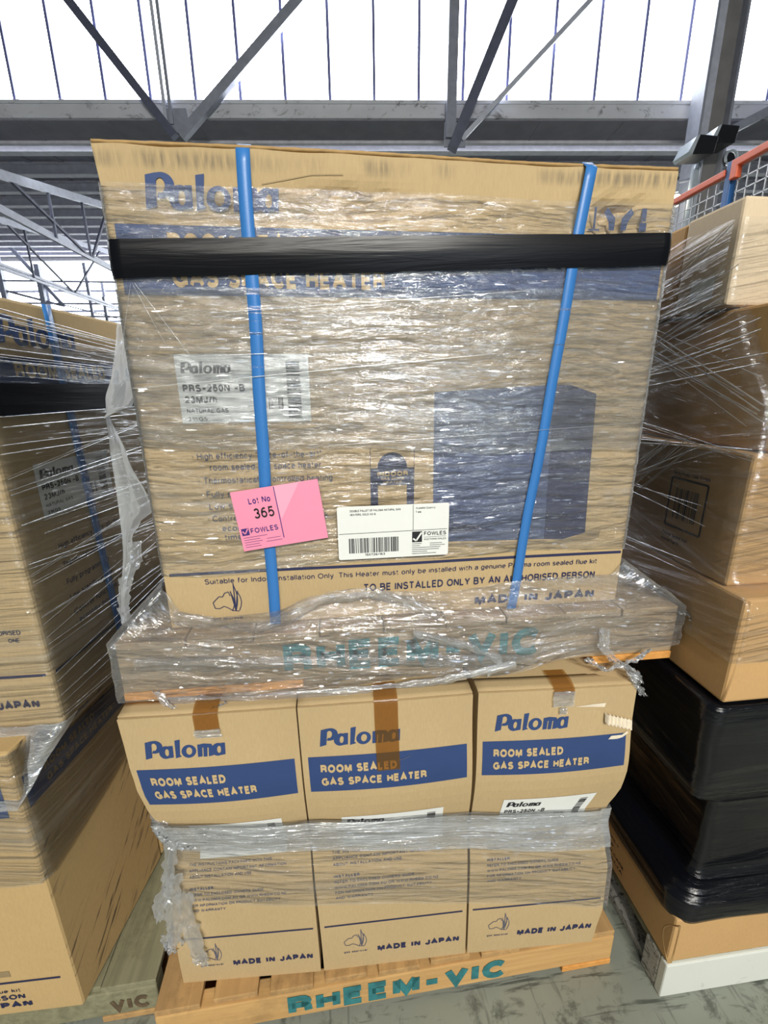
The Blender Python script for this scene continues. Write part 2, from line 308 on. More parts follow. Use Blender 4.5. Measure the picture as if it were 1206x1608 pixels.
def _glyphs():
    A = lambda cx, cy, rx, ry, a0, a1: ('a', cx, cy, rx, ry, a0, a1)
    bowl = [A(.31, .34, .31, .34, 0, 360)]
    return {' ': (.18, []), '.': (.02, [[(0, 0), (0, .02)]]), ',': (.05, [[(.05, .04), (0, -.14)]]), '-': (.50, [[(0, .42), (.50, .42)]]), '/': (.3, [[(0, 0), (.3, 1)]]), ':': (.02, [[(0, 0), (0, .02)], [(0, .62), (0, .64)]]),
    "'": (.02, [[(0, .75), (0, 1)]]), '"': (.15, [[(0, .75), (0, 1)], [(.15, .75), (.15, 1)]]), '+': (.5, [[(0, .4), (.5, .4)], [(.25, .15), (.25, .65)]]), '•': (.10, [[(0, .42), (.1, .42)], [(0, .36), (.1, .36)], [(0, .48), (.1, .48)]]),
    'A': (.84, [[(0, 0), (.42, 1), (.84, 0)], [(.15, .32), (.69, .32)]]), 'B': (.70, [[(0, 0), (0, 1), (.40, 1), A(.40, .77, .24, .23, 90, -90), (0, .54)], [(.40, .54), A(.42, .27, .28, .27, 90, -90), (0, 0)]]),
    'C': (.78, [[A(.45, .5, .45, .5, 42, 318)]]), 'D': (.78, [[(0, 0), (0, 1), (.33, 1), A(.33, .5, .45, .5, 90, -90), (0, 0)]]), 'E': (.60, [[(.6, 0), (0, 0), (0, 1), (.6, 1)], [(0, .53), (.54, .53)]]), 'F': (.56, [[(0, 0), (0, 1), (.56, 1)], [(0, .5), (.48, .5)]]),
    'G': (.86, [[A(.45, .5, .45, .5, 45, 330)], [(.5, .46), (.86, .46), (.86, 0)]]), 'H': (.70, [[(0, 0), (0, 1)], [(.7, 0), (.7, 1)], [(0, .52), (.7, .52)]]), 'I': (.02, [[(0, 0), (0, 1)]]), 'J': (.52, [[(.52, 1), (.52, .27), A(.26, .27, .26, .27, 0, -180)]]),
    'K': (.68, [[(0, 0), (0, 1)], [(.66, 1), (0, .36)], [(.22, .56), (.68, 0)]]), 'L': (.54, [[(0, 1), (0, 0), (.54, 0)]]), 'M': (.86, [[(0, 0), (0, 1)], [(.03, 1), (.43, .05), (.83, 1)], [(.86, 1), (.86, 0)]]), 'N': (.70, [[(0, 0), (0, 1)], [(.02, 1), (.68, 0)], [(.7, 0), (.7, 1)]]),
    'O': (.90, [[A(.45, .5, .45, .5, 0, 360)]]), 'P': (.64, [[(0, 0), (0, 1), (.38, 1), A(.38, .73, .26, .27, 90, -90), (0, .46)]]), 'Q': (.9, [[A(.45, .5, .45, .5, 0, 360)], [(.55, .25), (.9, -.04)]]), 'R': (.70, [[(0, 0), (0, 1), (.40, 1), A(.40, .75, .26, .25, 90, -90), (0, .5)], [(.40, .5), A(.44, .30, .22, .20, 90, 0), (.68, 0)]]),
    'S': (.68, [[A(.34, .76, .31, .24, 22, 255), A(.34, .26, .34, .26, 80, -160)]]), 'T': (.70, [[(0, 1), (.7, 1)], [(.35, 1), (.35, 0)]]), 'U': (.68, [[(0, 1), (0, .34), A(.34, .34, .34, .34, 180, 360), (.68, 1)]]), 'V': (.78, [[(0, 1), (.39, 0), (.78, 1)]]),
    'W': (1.1, [[(0, 1), (.27, 0), (.55, 1), (.83, 0), (1.1, 1)]]), 'X': (.7, [[(0, 0), (.7, 1)], [(0, 1), (.7, 0)]]), 'Y': (.74, [[(0, 1), (.37, .45), (.74, 1)], [(.37, .45), (.37, 0)]]), 'Z': (.66, [[(0, 1), (.66, 1), (0, 0), (.66, 0)]]),
    '0': (.58, [[A(.29, .5, .29, .5, 0, 360)]]), '1': (.26, [[(0, .76), (.26, 1), (.26, 0)]]), '2': (.58, [[A(.29, .71, .29, .29, 165, -30), (0, 0), (.58, 0)]]), '3': (.58, [[A(.28, .76, .25, .24, 160, -90)], [A(.28, .26, .29, .26, 90, -160)]]),
    '4': (.62, [[(.48, 0), (.48, 1), (0, .28), (.62, .28)]]), '5': (.58, [[(.54, 1), (.1, 1), (.04, .5), A(.28, .32, .30, .32, 125, -150)]]), '6': (.58, [[A(.29, .31, .29, .31, 0, 360)], [A(.36, .42, .36, .58, 175, 65)]]), '7': (.58, [[(0, 1), (.58, 1), (.2, 0)]]),
    '8': (.58, [[A(.29, .76, .25, .24, 0, 360)], [A(.29, .26, .29, .26, 0, 360)]]), '9': (.58, [[A(.29, .69, .29, .31, 0, 360)], [A(.22, .58, .36, .58, -5, -115)]]),
    'a': (.50, [[A(.25, .50, .25, .20, 160, 0), (.5, 0)], [(.5, .42), A(.24, .20, .24, .20, 60, 300), (.5, .14)]]), 'b': (.56, [[(0, 0), (0, 1)], [A(.28, .35, .28, .35, 0, 360)]]), 'c': (.50, [[A(.28, .35, .28, .35, 45, 315)]]), 'd': (.56, [[(.56, 0), (.56, 1)], [A(.28, .35, .28, .35, 0, 360)]]),
    'e': (.54, [[(0, .36), (.54, .36), A(.27, .35, .27, .35, 5, 310)]]), 'f': (.30, [[(.10, 0), (.10, .80), A(.28, .82, .18, .18, 180, 80)], [(0, .68), (.3, .68)]]), 'g': (.54, [[A(.27, .35, .27, .35, 0, 360)], [(.54, .7), (.54, -.08), A(.27, -.06, .27, .20, 0, -160)]]), 'h': (.48, [[(0, 0), (0, 1)], [(0, .40), A(.24, .44, .24, .26, 170, 0), (.48, 0)]]),
    'i': (.02, [[(0, 0), (0, .7)], [(0, .96), (0, 1)]]), 'j': (.1, [[(.1, .7), (.1, -.15), (0, -.24)], [(.1, .96), (.1, 1)]]), 'k': (.46, [[(0, 0), (0, 1)], [(.44, .7), (0, .28)], [(.16, .44), (.46, 0)]]), 'l': (.02, [[(0, 0), (0, 1)]]), 'm': (.80, [[(0, 0), (0, .7)], [(0, .42), A(.20, .46, .20, .24, 170, 0), (.4, 0)], [(.4, .42), A(.60, .46, .20, .24, 170, 0), (.8, 0)]]),
    'n': (.48, [[(0, 0), (0, .7)], [(0, .40), A(.24, .44, .24, .26, 170, 0), (.48, 0)]]), 'o': (.56, [[A(.28, .35, .28, .35, 0, 360)]]), 'p': (.56, [[(0, -.28), (0, .7)], [A(.28, .35, .28, .35, 0, 360)]]), 'q': (.56, [[(.56, -.28), (.56, .7)], [A(.28, .35, .28, .35, 0, 360)]]), 'r': (.28, [[(0, 0), (0, .7)], [(0, .40), A(.24, .42, .24, .27, 170, 80)]]),
    's': (.46, [[A(.23, .53, .21, .17, 25, 250), A(.23, .18, .23, .18, 75, -155)]]), 't': (.28, [[(.10, .92), (.10, .12), A(.24, .14, .14, .14, 180, 280)], [(0, .68), (.28, .68)]]), 'u': (.48, [[(0, .7), (0, .25), A(.24, .25, .24, .25, 180, 350), (.48, .7)], [(.48, .3), (.48, 0)]]), 'v': (.52, [[(0, .7), (.26, 0), (.52, .7)]]),
    'w': (.78, [[(0, .7), (.2, 0), (.39, .7), (.58, 0), (.78, .7)]]), 'x': (.48, [[(0, 0), (.48, .7)], [(0, .7), (.48, 0)]]), 'y': (.52, [[(0, .7), (.26, .02)], [(.52, .7), (.18, -.26), (.02, -.26)]]), 'z': (.46, [[(0, .7), (.46, .7), (0, 0), (.46, 0)]])}
GL = _glyphs()
class Print:
    """flat ink polygons in face coordinates (u, v), laid on a face"""
    def __init__(s): s.polys = []
    def poly(s, pts): s.polys.append([tuple(p) for p in pts]); return s
    def rect(s, x0, y0, x1, y1, n=1, m=1):
        for i in range(n):
            for j in range(m):
                a, b = x0+(x1-x0)*i/n, x0+(x1-x0)*(i+1)/n; c, d = y0+(y1-y0)*j/m, y0+(y1-y0)*(j+1)/m
                s.poly([(a, c), (b, c), (b, d), (a, d)])
        return s
    def ring(s, cx, cy, rx, ry, ix, iy, icx=None, icy=None, n=28, a0=0, a1=2*math.pi):
        icx = cx if icx is None else icx; icy = cy if icy is None else icy
        for k in range(n):
            a, b = a0+(a1-a0)*k/n, a0+(a1-a0)*(k+1)/n
            s.poly([(cx+rx*math.cos(a), cy+ry*math.sin(a)), (cx+rx*math.cos(b), cy+ry*math.sin(b)),
                    (icx+ix*math.cos(b), icy+iy*math.sin(b)), (icx+ix*math.cos(a), icy+iy*math.sin(a))])
        return s
    def line(s, pts, wd):
        for (a, b), (c, d) in zip(pts, pts[1:]):
            L = math.hypot(c-a, d-b) or 1; nx, ny = -(d-b)/L*wd/2, (c-a)/L*wd/2
            s.poly([(a+nx, b+ny), (a-nx, b-ny), (c-nx, d-ny), (c+nx, d+ny)])
        return s
    def text(s, txt, x, y, h, width=None, bold=.02, right=False, shear=0, xs=1.0):
        """grotesque lettering drawn with strokes; h = cap height, bold as a weight"""
        wt = min(.30, .115+bold*3.6); runs, pen = [], 0
        for ch in txt:
            wdt, st = GL.get(ch, GL.get(ch.upper(), (.4, [])))
            for path in st:
                pts = []
                for q in path:
                    if q[0] == 'a':
                        _, cx, cy, rx, ry, a0, a1 = q; n = max(3, int(abs(a1-a0)/26))
                        pts += [(cx+rx*math.cos(R(a0+(a1-a0)*k/n)), cy+ry*math.sin(R(a0+(a1-a0)*k/n))) for k in range(n+1)]
                    else: pts.append(q)
                runs.append([(pen+wt/2+a*(1-.3*wt), wt/2+b*(1-wt)) for a, b in pts])
            pen += wdt*(1-.3*wt)+wt+.13
        tot = max(.01, pen-.13); kx = width/tot if width else h*xs
        if right: x -= tot*kx
        for pts in runs:
            cl = [pts[0]]
            for q in pts[1:]:
                if math.hypot(q[0]-cl[-1][0], q[1]-cl[-1][1]) > 1e-4: cl.append(q)
            if len(cl) < 2: cl = [(cl[0][0], cl[0][1]-wt/2), (cl[0][0], cl[0][1]+wt/2)]
            L, n = [], len(cl)
            closed = n > 3 and math.hypot(cl[0][0]-cl[-1][0], cl[0][1]-cl[-1][1]) < .01
            for k in range(n):
                a = cl[k-1] if k else (cl[-2] if closed else None); b = cl[k]; c = cl[k+1] if k < n-1 else (cl[1] if closed else None)
                ds = []
                for p0, p1 in ((a, b), (b, c)):
                    if p0 and p1: l = math.hypot(p1[0]-p0[0], p1[1]-p0[1]); ds.append((-(p1[1]-p0[1])/l, (p1[0]-p0[0])/l))
                if len(ds) == 1: nx, ny = ds[0]; m = 1
                else:
                    nx, ny = ds[0][0]+ds[1][0], ds[0][1]+ds[1][1]; l = math.hypot(nx, ny) or 1; nx, ny = nx/l, ny/l; m = min(2.2, 1/max(.3, nx*ds[0][0]+ny*ds[0][1]))
                L.append(((b[0]+nx*m*wt/2, b[1]+ny*m*wt/2), (b[0]-nx*m*wt/2, b[1]-ny*m*wt/2)))
            T = lambda q: (x+q[0]*kx+q[1]*h*shear, y+q[1]*h)
            for (a, b), (c, d) in zip(L, L[1:]): s.poly([T(a), T(b), T(d), T(c)])
        return s
    def barcode(s, x0, y0, x1, y1, n=40, vertical=True, seed=3):
        r = random.Random(seed); t = 0; ws = [r.choice((1, 1, 2, 3)) for _ in range(n)]; tot = sum(ws)
        for i, q in enumerate(ws):
            a, b = t/tot, (t+q)/tot; t += q
            if i % 2 == 0:
                if vertical: s.rect(x0+(x1-x0)*a, y0, x0+(x1-x0)*b, y1)
                else: s.rect(x0, y0+(y1-y0)*a, x1, y0+(y1-y0)*b)
        return s
    def logo(s, x, y, h, width):
        k = h; q = width/4.45
        T = lambda a, b: (x+(a+b*.10)*q, y+b*k)
        n0 = len(s.polys); o = s.polys; s.polys = []
        s.poly([(.0, .0), (.34, .08), (.36, 1.0), (.02, .93)])
        s.ring(.50, .66, .42, .35, .15, .20, .47, .66, a0=-math.pi*.62, a1=math.pi*.8)
        for dx in (.0, 2.78):
            s.ring(1.08+dx, .34, .36, .345, .11, .19, 1.14+dx, .33)
            s.poly([(1.24+dx, .02), (1.48+dx, .05), (1.46+dx, .68), (1.24+dx, .68)])
        s.poly([(1.60, 0), (1.92, .08), (1.82, .16), (1.86, 1.0), (1.58, .96)])
        s.ring(2.30, .34, .39, .35, .16, .2, 2.32, .35)
        s.poly([(2.78, 0), (3.02, .02), (3.02, .60), (2.76, .68)]); s.poly([(3.08, 0), (3.28, 0), (3.30, .60), (3.08, .62)]); s.poly([(3.36, 0), (3.62, .04), (3.60, .50), (3.36, .56)])
        s.poly([(2.78, .50), (3.6, .46), (3.52, .66), (3.1, .71), (2.78, .66)])
        new = [[T(*p) for p in pl] for pl in s.polys]; s.polys = o+new
        return s
    def gas(s, x, y, w):
        k = w/1.0
        pts = [(.05, .28), (.0, .5), (.12, .62), (.22, .72), (.34, .70), (.42, .84), (.55, .88), (.60, .72)]
        s.line([(x+a*k, y+b*k) for a, b in pts], .03*k)
        s.line([(x+a*k, y+b*k) for a, b in [(.05, .28), (.2, .26), (.36, .34), (.5, .26), (.62, .16), (.85, .12)]], .03*k)
        for dx in (0, .12, -.12):
            s.line([(x+(.74+dx*a)*k+.0, y+(.14+a*(1.05-abs(dx)*2.4))*k) for a in (0, .3, .55, .8, 1)], .035*k)
            s.line([(x+(.74+dx+.10*math.sin(a*3.14))*k, y+(.14+a*(1.0-abs(dx)*2.4))*k) for a in (0, .25, .5, .75, 1)], .03*k)
        return s
    def build(s, name, mat, parent, face, off=.0010):
        bm = bmesh.new()
        for pl in s.polys:
            try: bm.faces.new([bm.verts.new(face(a, b, off)) for a, b in pl])
            except ValueError: pass
        return link(name, bm, mat, parent)

# ------------------------------------------------------------------ carton
def carton_mesh(P, nu=2, nv=2, nt=2):
    """closed box skin of P(u, v, t), all in 0..1"""
    bm = bmesh.new(); cache = {}
    def V(i, j, k):
        key = (i, j, k)
        if key not in cache: cache[key] = bm.verts.new(P(i/nu, j/nv, k/nt))
        return cache[key]
    for i in range(nu):
        for j in range(nv):
            bm.faces.new((V(i, j, 0), V(i+1, j, 0), V(i+1, j+1, 0), V(i, j+1, 0))); bm.faces.new((V(i, j, nt), V(i, j+1, nt), V(i+1, j+1, nt), V(i+1, j, nt)))
    for j in range(nv):
        for k in range(nt):
            bm.faces.new((V(0, j, k), V(0, j+1, k), V(0, j+1, k+1), V(0, j, k+1))); bm.faces.new((V(nu, j, k), V(nu, j, k+1), V(nu, j+1, k+1), V(nu, j+1, k)))
    for i in range(nu):
        for k in range(nt):
            bm.faces.new((V(i, 0, k), V(i, 0, k+1), V(i+1, 0, k+1), V(i+1, 0, k))); bm.faces.new((V(i, nv, k), V(i+1, nv, k), V(i+1, nv, k+1), V(i, nv, k+1)))
    return bm
def plane_face(o, du, dv):
    """face coordinates in metres on a flat side: origin, unit u, unit v"""
    o, du, dv = Vector(o), Vector(du).normalized(), Vector(dv).normalized(); n = du.cross(dv)
    return lambda u, v, off=0: o+du*u+dv*v+n*off

# ================================================================== THE SETTING
def B(x, y, z):         # building axes are turned 5.1 degrees to the pallets
    a = R(-5.1); return Vector((x*math.cos(a)-y*math.sin(a), x*math.sin(a)+y*math.cos(a), z))
def struct(name, bm, mat, parent=None, **k):
    o = link(name, bm, mat, parent, **k)
    if not parent: o['kind'] = 'structure'
    return o
bm = bmesh.new(); abox(bm, -25, 25, -14, 30, -.2, 0); struct('floor', bm, 'floor', loc=(0, 0, 0))
G = 9.0*math.cos(R(5.1))
bm = bmesh.new(); abox(bm, -16, 16, G+.02, G+.06, 6.02, 9.2, tf=B); win = struct('window_1', bm, 'glass')
for k in range(-13, 16):
    x = .80+.02+.737*k
    bm = bmesh.new(); abox(bm, x-.022, x+.022, G-.05, G+.02, 6.0, 9.2, tf=B); struct('mullion', bm, 'mull', win)
bm = bmesh.new(); abox(bm, -16, 16, G-.10, G+.15, 5.80, 6.03, tf=B); abox(bm, -16, 16, G-.12, G-.06, 5.99, 6.04, tf=B); struct('trim_1', bm, 'gutter')
bm = bmesh.new(); abox(bm, -16, 16, G-.06, G+.62, 5.785, 5.815, tf=B)
for k in range(-10, 11): abox(bm, k*1.45-.01, k*1.45+.01, G-.06, G+.62, 5.778, 5.786, tf=B)
struct('trim_2', bm, 'soffit')
bm = bmesh.new(); abox(bm, -16, 16, G+.56, G+.64, 5.74, 5.80, tf=B); struct('trim_3', bm, 'purlin')
Y0, Y1, Z0, Z1 = G+.6, 25.4, 5.95, 8.05
def slope(y): return Z0+(Z1-Z0)*(y-Y0)/(Y1-Y0)
bm = bmesh.new()
n = 64
for k in range(n):           # ribbed sheet roof
    a, b = -22+44*k/n, -22+44*(k+.5)/n
    quad_box(bm, [B(x, y, slope(y)+.10+dz) for dz in (0, .04) for x, y in ((a, Y0), (a+.12, Y0), (a+.12, Y1), (a, Y1))])
quad_box(bm, [B(x, y, slope(y)+.12+dz) for dz in (0, .05) for x, y in ((-22, Y0), (22, Y0), (22, Y1), (-22, Y1))])
ceil = struct('ceiling', bm, 'deck')
for k in range(11):
    y = Y0+.7+k*1.42; z = slope(y)
    bm = bmesh.new(); abox(bm, -22, 22, y-.09, y+.09, z-.14, z-.12, tf=B); abox(bm, -22, 22, y-.01, y+.01, z-.13, z+.10, tf=B); abox(bm, -22, 22, y-.09, y+.09, z+.06, z+.10, tf=B)
    struct('purlin', bm, 'purlin', ceil)
bm = bmesh.new(); abox(bm, -22, 22, 25.3, 25.4, 4.2, 7.75, tf=B); win2 = struct('window_2', bm, 'glass')
bm = bmesh.new()
for z in (4.9, 5.4, 6.35): abox(bm, -22, 22, 25.18, 25.28, z-.05, z+.05, tf=B)
struct('glazing_bar', bm, 'steel_lite', win2)  # light steel paints the window bloom onto these bars and mullions
for k in range(7):
    x = -19.5+k*2.84; bm = bmesh.new(); abox(bm, x-.07, x+.07, 25.1, 25.28, 4.2, 7.75 if k % 3 == 0 else 6.7, tf=B); struct('mullion', bm, 'steel_lite', win2)
bm = bmesh.new(); abox(bm, -22, 22, 25.45, 25.6, 0, 4.2, tf=B); abox(bm, -22, 22, 25.45, 25.6, 7.75, 8.4, tf=B); struct('wall_back', bm, 'wallm')

# roof frame just inside the glazing
def fp(X, z, Y=8.8):
    k = Y/(Y+.0892*X); return Vector((X*k, Y*k, 1.5+(z-1.5)*k))
def ext(a, b, s=1.9): a, b = Vector(a), Vector(b); return a+(b-a)*s
tr = thing('roof_truss', B(0, 8.6, 5.5), 'painted steel roof truss bracing in front of the bright glazing', 'truss')
for nm, a, b, wd, ht, m in [  # dark and light steels paint which members are backlit and which catch light
  ('diagonal_brace', fp(-2.37, 5.40), fp(-3.666, 7.04), .13, .13, 'steel_dark'), ('diagonal_brace', fp(-2.27, 5.40), fp(-.278, 7.25), .12, .14, 'steel'),
  ('diagonal_brace', fp(2.20, 5.40), fp(3.131, 7.466), .16, .16, 'steel_dark'), ('diagonal_brace', fp(2.36, 5.55), fp(4.458, 7.55), .07, .07, 'steel_lite'),
  ('post', fp(-2.475, 5.56), fp(-2.487, 7.11), .05, .05, 'steel_lite'), ('post', fp(-2.39, 5.56), fp(-2.40, 7.117), .05, .05, 'steel'),
  ('post', fp(2.16, 5.55), fp(2.16, 7.4), .16, .12, 'steel'), ('diagonal_brace', fp(7.05, 5.74), fp(8.017, 6.202), .14, .12, 'steel')]:
    bm = bmesh.new(); bar(bm, a, ext(a, b), wd, ht); link(nm, bm, m, tr)
for X in (-2.33, 2.25):
    bm = bmesh.new(); p = fp(X, 5.62, 8.84); bar(bm, p+Vector((-.18, 0, 0)), p+Vector((.18, -.03, 0)), .03, .34); link('gusset_plate', bm, 'steel', tr)

# pitched trusses further back on the left
def truss(X0, label, group, sl=.222, ye=15.2):
    t = thing('pitched_truss', (X0, 9.8, 4.5), label, 'truss', group)
    Pt = lambda y, z: Vector((X0, y, z))
    TOP = lambda y: 5.08+(y-9.4)*sl; BOT = 4.58
    bm = bmesh.new(); bar(bm, Pt(7.2, TOP(7.2)), Pt(ye, TOP(ye)), .08, .15); link('top_chord', bm, 'steel_lite', t)
    for dx, dz in ((-.05, .06), (.08, -.08)):
        bm = bmesh.new(); bar(bm, Pt(7.2, BOT+dz)+Vector((dx, 0, 0)), Pt(ye, BOT+dz)+Vector((dx, 0, 0)), .06, .07); link('bottom_chord', bm, 'steel_lite', t)
    for y0, y1 in ((10.0, 12.6), (14.1, 12.75))+(((14.2, 17.0), (19.5, 17.1)) if ye > 16 else ()):
        bm = bmesh.new(); bar(bm, Pt(y0, TOP(y0)), Pt(y1, BOT), .05, .05); link('web_diagonal', bm, 'steel_dark', t)
    for y in (11.3, 12.7, 15.0):
        bm = bmesh.new(); bar(bm, Pt(y, TOP(y)), Pt(y, BOT), .045, .045); link('web_post', bm, 'steel_dark', t)
truss(-5.72, 'pale pitched roof truss at the left, nearer to the glazing', 'pitched trusses at the left')
truss(-8.4, 'pale pitched roof truss at the left, the further one by the far window', 'pitched trusses at the left', .14, 21)

# lattice frames standing before the far window
lf = thing('lattice_tower', (-13.2, 23.6, 0), 'steel lattice frame silhouetted against the far left window', 'frame')
def L(nm, a, b, wd=.12):
    bm = bmesh.new(); bar(bm, a, b, wd); link(nm, bm, 'steel', lf)
for x, z1, wd in ((-14.6, 8.1, .2), (-13.0, 6.9, .2), (-11.0, 7.0, .12), (-10.4, 5.6, .12)): L('upright', (x, 23.6, 0), (x, 23.6, z1), wd)
for z in (6.22, 5.3, 4.75): L('cross_rail', (-16, 23.6, z), (-9.5, 23.6, z), .07)
L('diagonal', (-14.3, 23.7, 8.0), (-12.3, 23.7, 5.3), .14); L('diagonal', (-16, 23.7, 6.2), (-12.2, 23.7, 5.2), .1); L('diagonal', (-12.4, 23.7, 5.3), (-9.6, 23.7, 4.6), .05)

# column with its fittings
ax = R(-5.1); cx, cy = 6.22, 7.95
col = thing('steel_column', (cx, cy, 0), 'grey riveted steel column rising at the right past the glazing', 'column')
def cb(nm, x0, x1, y0, y1, z0, z1, m):
    bm = bmesh.new(); abox(bm, x0, x1, y0, y1, z0, z1, tf=lambda x, y, z: Vector((cx+x*math.cos(ax)-y*math.sin(ax), cy+x*math.sin(ax)+y*math.cos(ax), z))); return link(nm, bm, m, col)
cb('web', -.22, .24, -.03, .03, 0, 9, 'colm'); cb('flange', -.24, -.20, -.16, .16, 0, 9, 'steel'); cb('flange', .22, .26, -.16, .16, 0, 9, 'steel')
cb('cover_plate', -.14, -.02, -.06, -.03, 0, 9, 'steel_lite')
def flood(x, y, z, label, end):
    t = thing('floodlight', (x, y, z), label, 'lamp', 'black floodlights on the column')
    bm = bmesh.new(); quad_box(bm, [Vector((x+a, y+b, z+c)) for a, b, c in [(-.12, -.18, -.12), (.22, -.18, -.10), (.22, .16, -.10), (-.12, .16, -.12), (-.04, -.18, .13), (.26, -.18, .12), (.26, .16, .12), (-.04, .16, .13)]])
    link('housing', bm, 'dk', t, bevel=.012)
    bm = bmesh.new(); quad_box(bm, [Vector((x+a, y+b, z+c)) for a, b, c in [(-.18, -.17, -.09), (-.12, -.18, -.12), (-.12, .16, -.12), (-.18, .15, -.09), (-.09, -.17, .10), (-.04, -.18, .13), (-.04, .16, .13), (-.09, .15, .10)]])
    link('lens', bm, 'lens', t)
    bm = bmesh.new(); bar(bm, (x+.2, y, z), end, .05); link('bracket', bm, 'dk', t)
flood(6.0, 7.5, 5.10, 'black floodlight bolted high on the grey column, the upper one', (6.30, 7.80, 5.12))
flood(5.52, 7.3, 4.86, 'black floodlight lower and further left beside the column', (6.01, 7.84, 4.93))
tw = thing('conduit_ring', (6.52, 7.68, 5.0), 'round pale fitting on the face of the grey column', 'fitting')
bm = bmesh.new(); tube(bm, [(6.52+.10*math.cos(a), 7.70, 4.98+.10*math.sin(a)) for a in [2*math.pi*k/20 for k in range(21)]], .022); link('ring', bm, 'lens', tw)
bm = bmesh.new(); tube(bm, [(6.52, 7.72, 4.98), (6.52, 7.82, 4.98)], .08, 16); link('socket', bm, 'dk', tw)
bm = bmesh.new(); tube(bm, [(5.86, 7.6, 0), (5.86, 7.6, 4.72), (5.90, 7.64, 4.82)], .065, 12); tag(link('down_pipe', bm, 'lens', smooth=True), 'white down pipe running beside the grey column', 'pipe')
# small lit lamp past the big carton
lp = thing('wall_lamp', (5.66, 7.75, 4.32), 'small glowing lamp beyond the top right carton corner', 'lamp')
bm = bmesh.new(); bmesh.ops.create_uvsphere(bm, u_segments=16, v_segments=10, radius=.09, matrix=Matrix.Translation((5.68, 7.72, 4.36))); link('bulb', bm, 'lampglow', lp, smooth=True)
bm = bmesh.new(); tube(bm, [(5.68, 7.72, 4.48), (5.68, 7.72, 4.62), (5.86, 7.72, 4.66)], .025); link('stem', bm, 'steel', lp)

# pallet rack with mesh at the right
rk = thing('pallet_rack', (2.0, 2.4, 0), 'pallet racking with orange rail, blue upright and wire mesh at the right', 'rack')
bm = bmesh.new(); bar(bm, (1.99, 2.36, 2.50), (2.02, 4.6, 2.50), .03, .03); link('rail', bm, 'rackor', rk, bevel=.004)
bm = bmesh.new(); bar(bm, (1.99, 1.2, 2.522), (1.99, 2.325, 2.522), .03, .034); abox(bm, 1.975, 2.005, 2.285, 2.325, 2.455, 2.51); link('rail', bm, 'rackor', rk, bevel=.004)
bm = bmesh.new(); abox(bm, 1.985, 2.02, 2.325, 2.362, 0, 2.545); link('upright', bm, 'rackbl', rk, bevel=.004)
for y0, y1, zt in ((1.2, 2.30, 2.50), (2.37, 4.6, 2.48)):
    bm = bmesh.new()
    k = y0
    while k <= y1: bar(bm, (2.0, k, 1.2), (2.0, k, zt), .005); k += .052
    z = zt
    while z > 1.2: bar(bm, (2.0, y0, z), (2.0, y1, z), .005); z -= .052
    link('mesh_panel', bm, 'wire', rk)
bm = bmesh.new(); abox(bm, 1.985, 1.995, 2.41, 2.48, 2.28, 2.34); link('tag_plate', bm, 'label', rk)

# ================================================================== PALLETS
def pallet(name, label, c0, c1, depth, z0, z1, mats, bottoms=((0, .13), (.88, 1)), group=None, fill=.80):
    """c0, c1: front corners (x, y); runs back along the left normal"""
    t = thing(name, (c0[0], c0[1], z0), label, 'pallet', group)
    u = Vector((c1[0]-c0[0], c1[1]-c0[1], 0)); W = u.length; u.normalize(); v = Vector((-u.y, u.x, 0)); o = Vector((c0[0], c0[1], 0))
    tf = lambda x, y, z: o+u*x+v*y+Vector((0, 0, z))
    h = z1-z0
    for i, y in enumerate((0, depth/2-.02, depth-.04)):
        bm = bmesh.new(); abox(bm, 0, W, y, y+.04, z0+.018, z1-.017, tf=tf); link('stringer', bm, mats[0], t, bevel=.003)
    nb = 9; bw = W/nb*fill
    for k in range(nb):
        x = (W-bw)*k/(nb-1); bm = bmesh.new(); abox(bm, x, x+bw, .002+.004*(k % 2), depth, z1-.017, z1, tf=tf); link('deck_board', bm, mats[1], t, bevel=.002)
    for a, b in bottoms:
        bm = bmesh.new(); abox(bm, W*a, W*b, -.002, depth, z0, z0+.018, tf=tf); link('bottom_board', bm, mats[2], t, bevel=.002)
    return t, (lambda a, b, off=0: o+u*a-v*off+Vector((0, 0, z0+b))), W
lowp, lowf, lw = pallet('wooden_pallet', 'bare pine pallet on the floor under the three cartons', (-.468, .708), (.678, .733), 1.15, 0, .12, ('wood', 'woody', 'orangewood'))
Print().text('RHEEM-VIC', .30, .028, .066, .55, .06).build('stencil', 'teal', lowp, lowf, .0015)
upp, upf, uw = pallet('wooden_pallet', 'weathered wrapped pallet sandwiched between lower cartons and big carton', (-.436, .790), (.733, .790), 1.12, .902, 1.03, ('greywood', 'greywood', 'orangewood'), ((0, .3), (.84, 1)), fill=.985)
Print().text('RHEEM-VIC', .315, .034, .070, .54, .045).build('stencil', 'teal', upp, upf, .0015)
lfp, lff, fw = pallet('wooden_pallet', 'dirty grey pallet under the left stack', (-1.63, .748), (-.488, .772), 1.15, 0, .115, ('dirtywood', 'dirtywood', 'woody'), fill=.99)
Print().text('VIC', 1.03, .03, .045, .09, .045).build('stencil', 'stampbrown', lfp, lff, .0015)

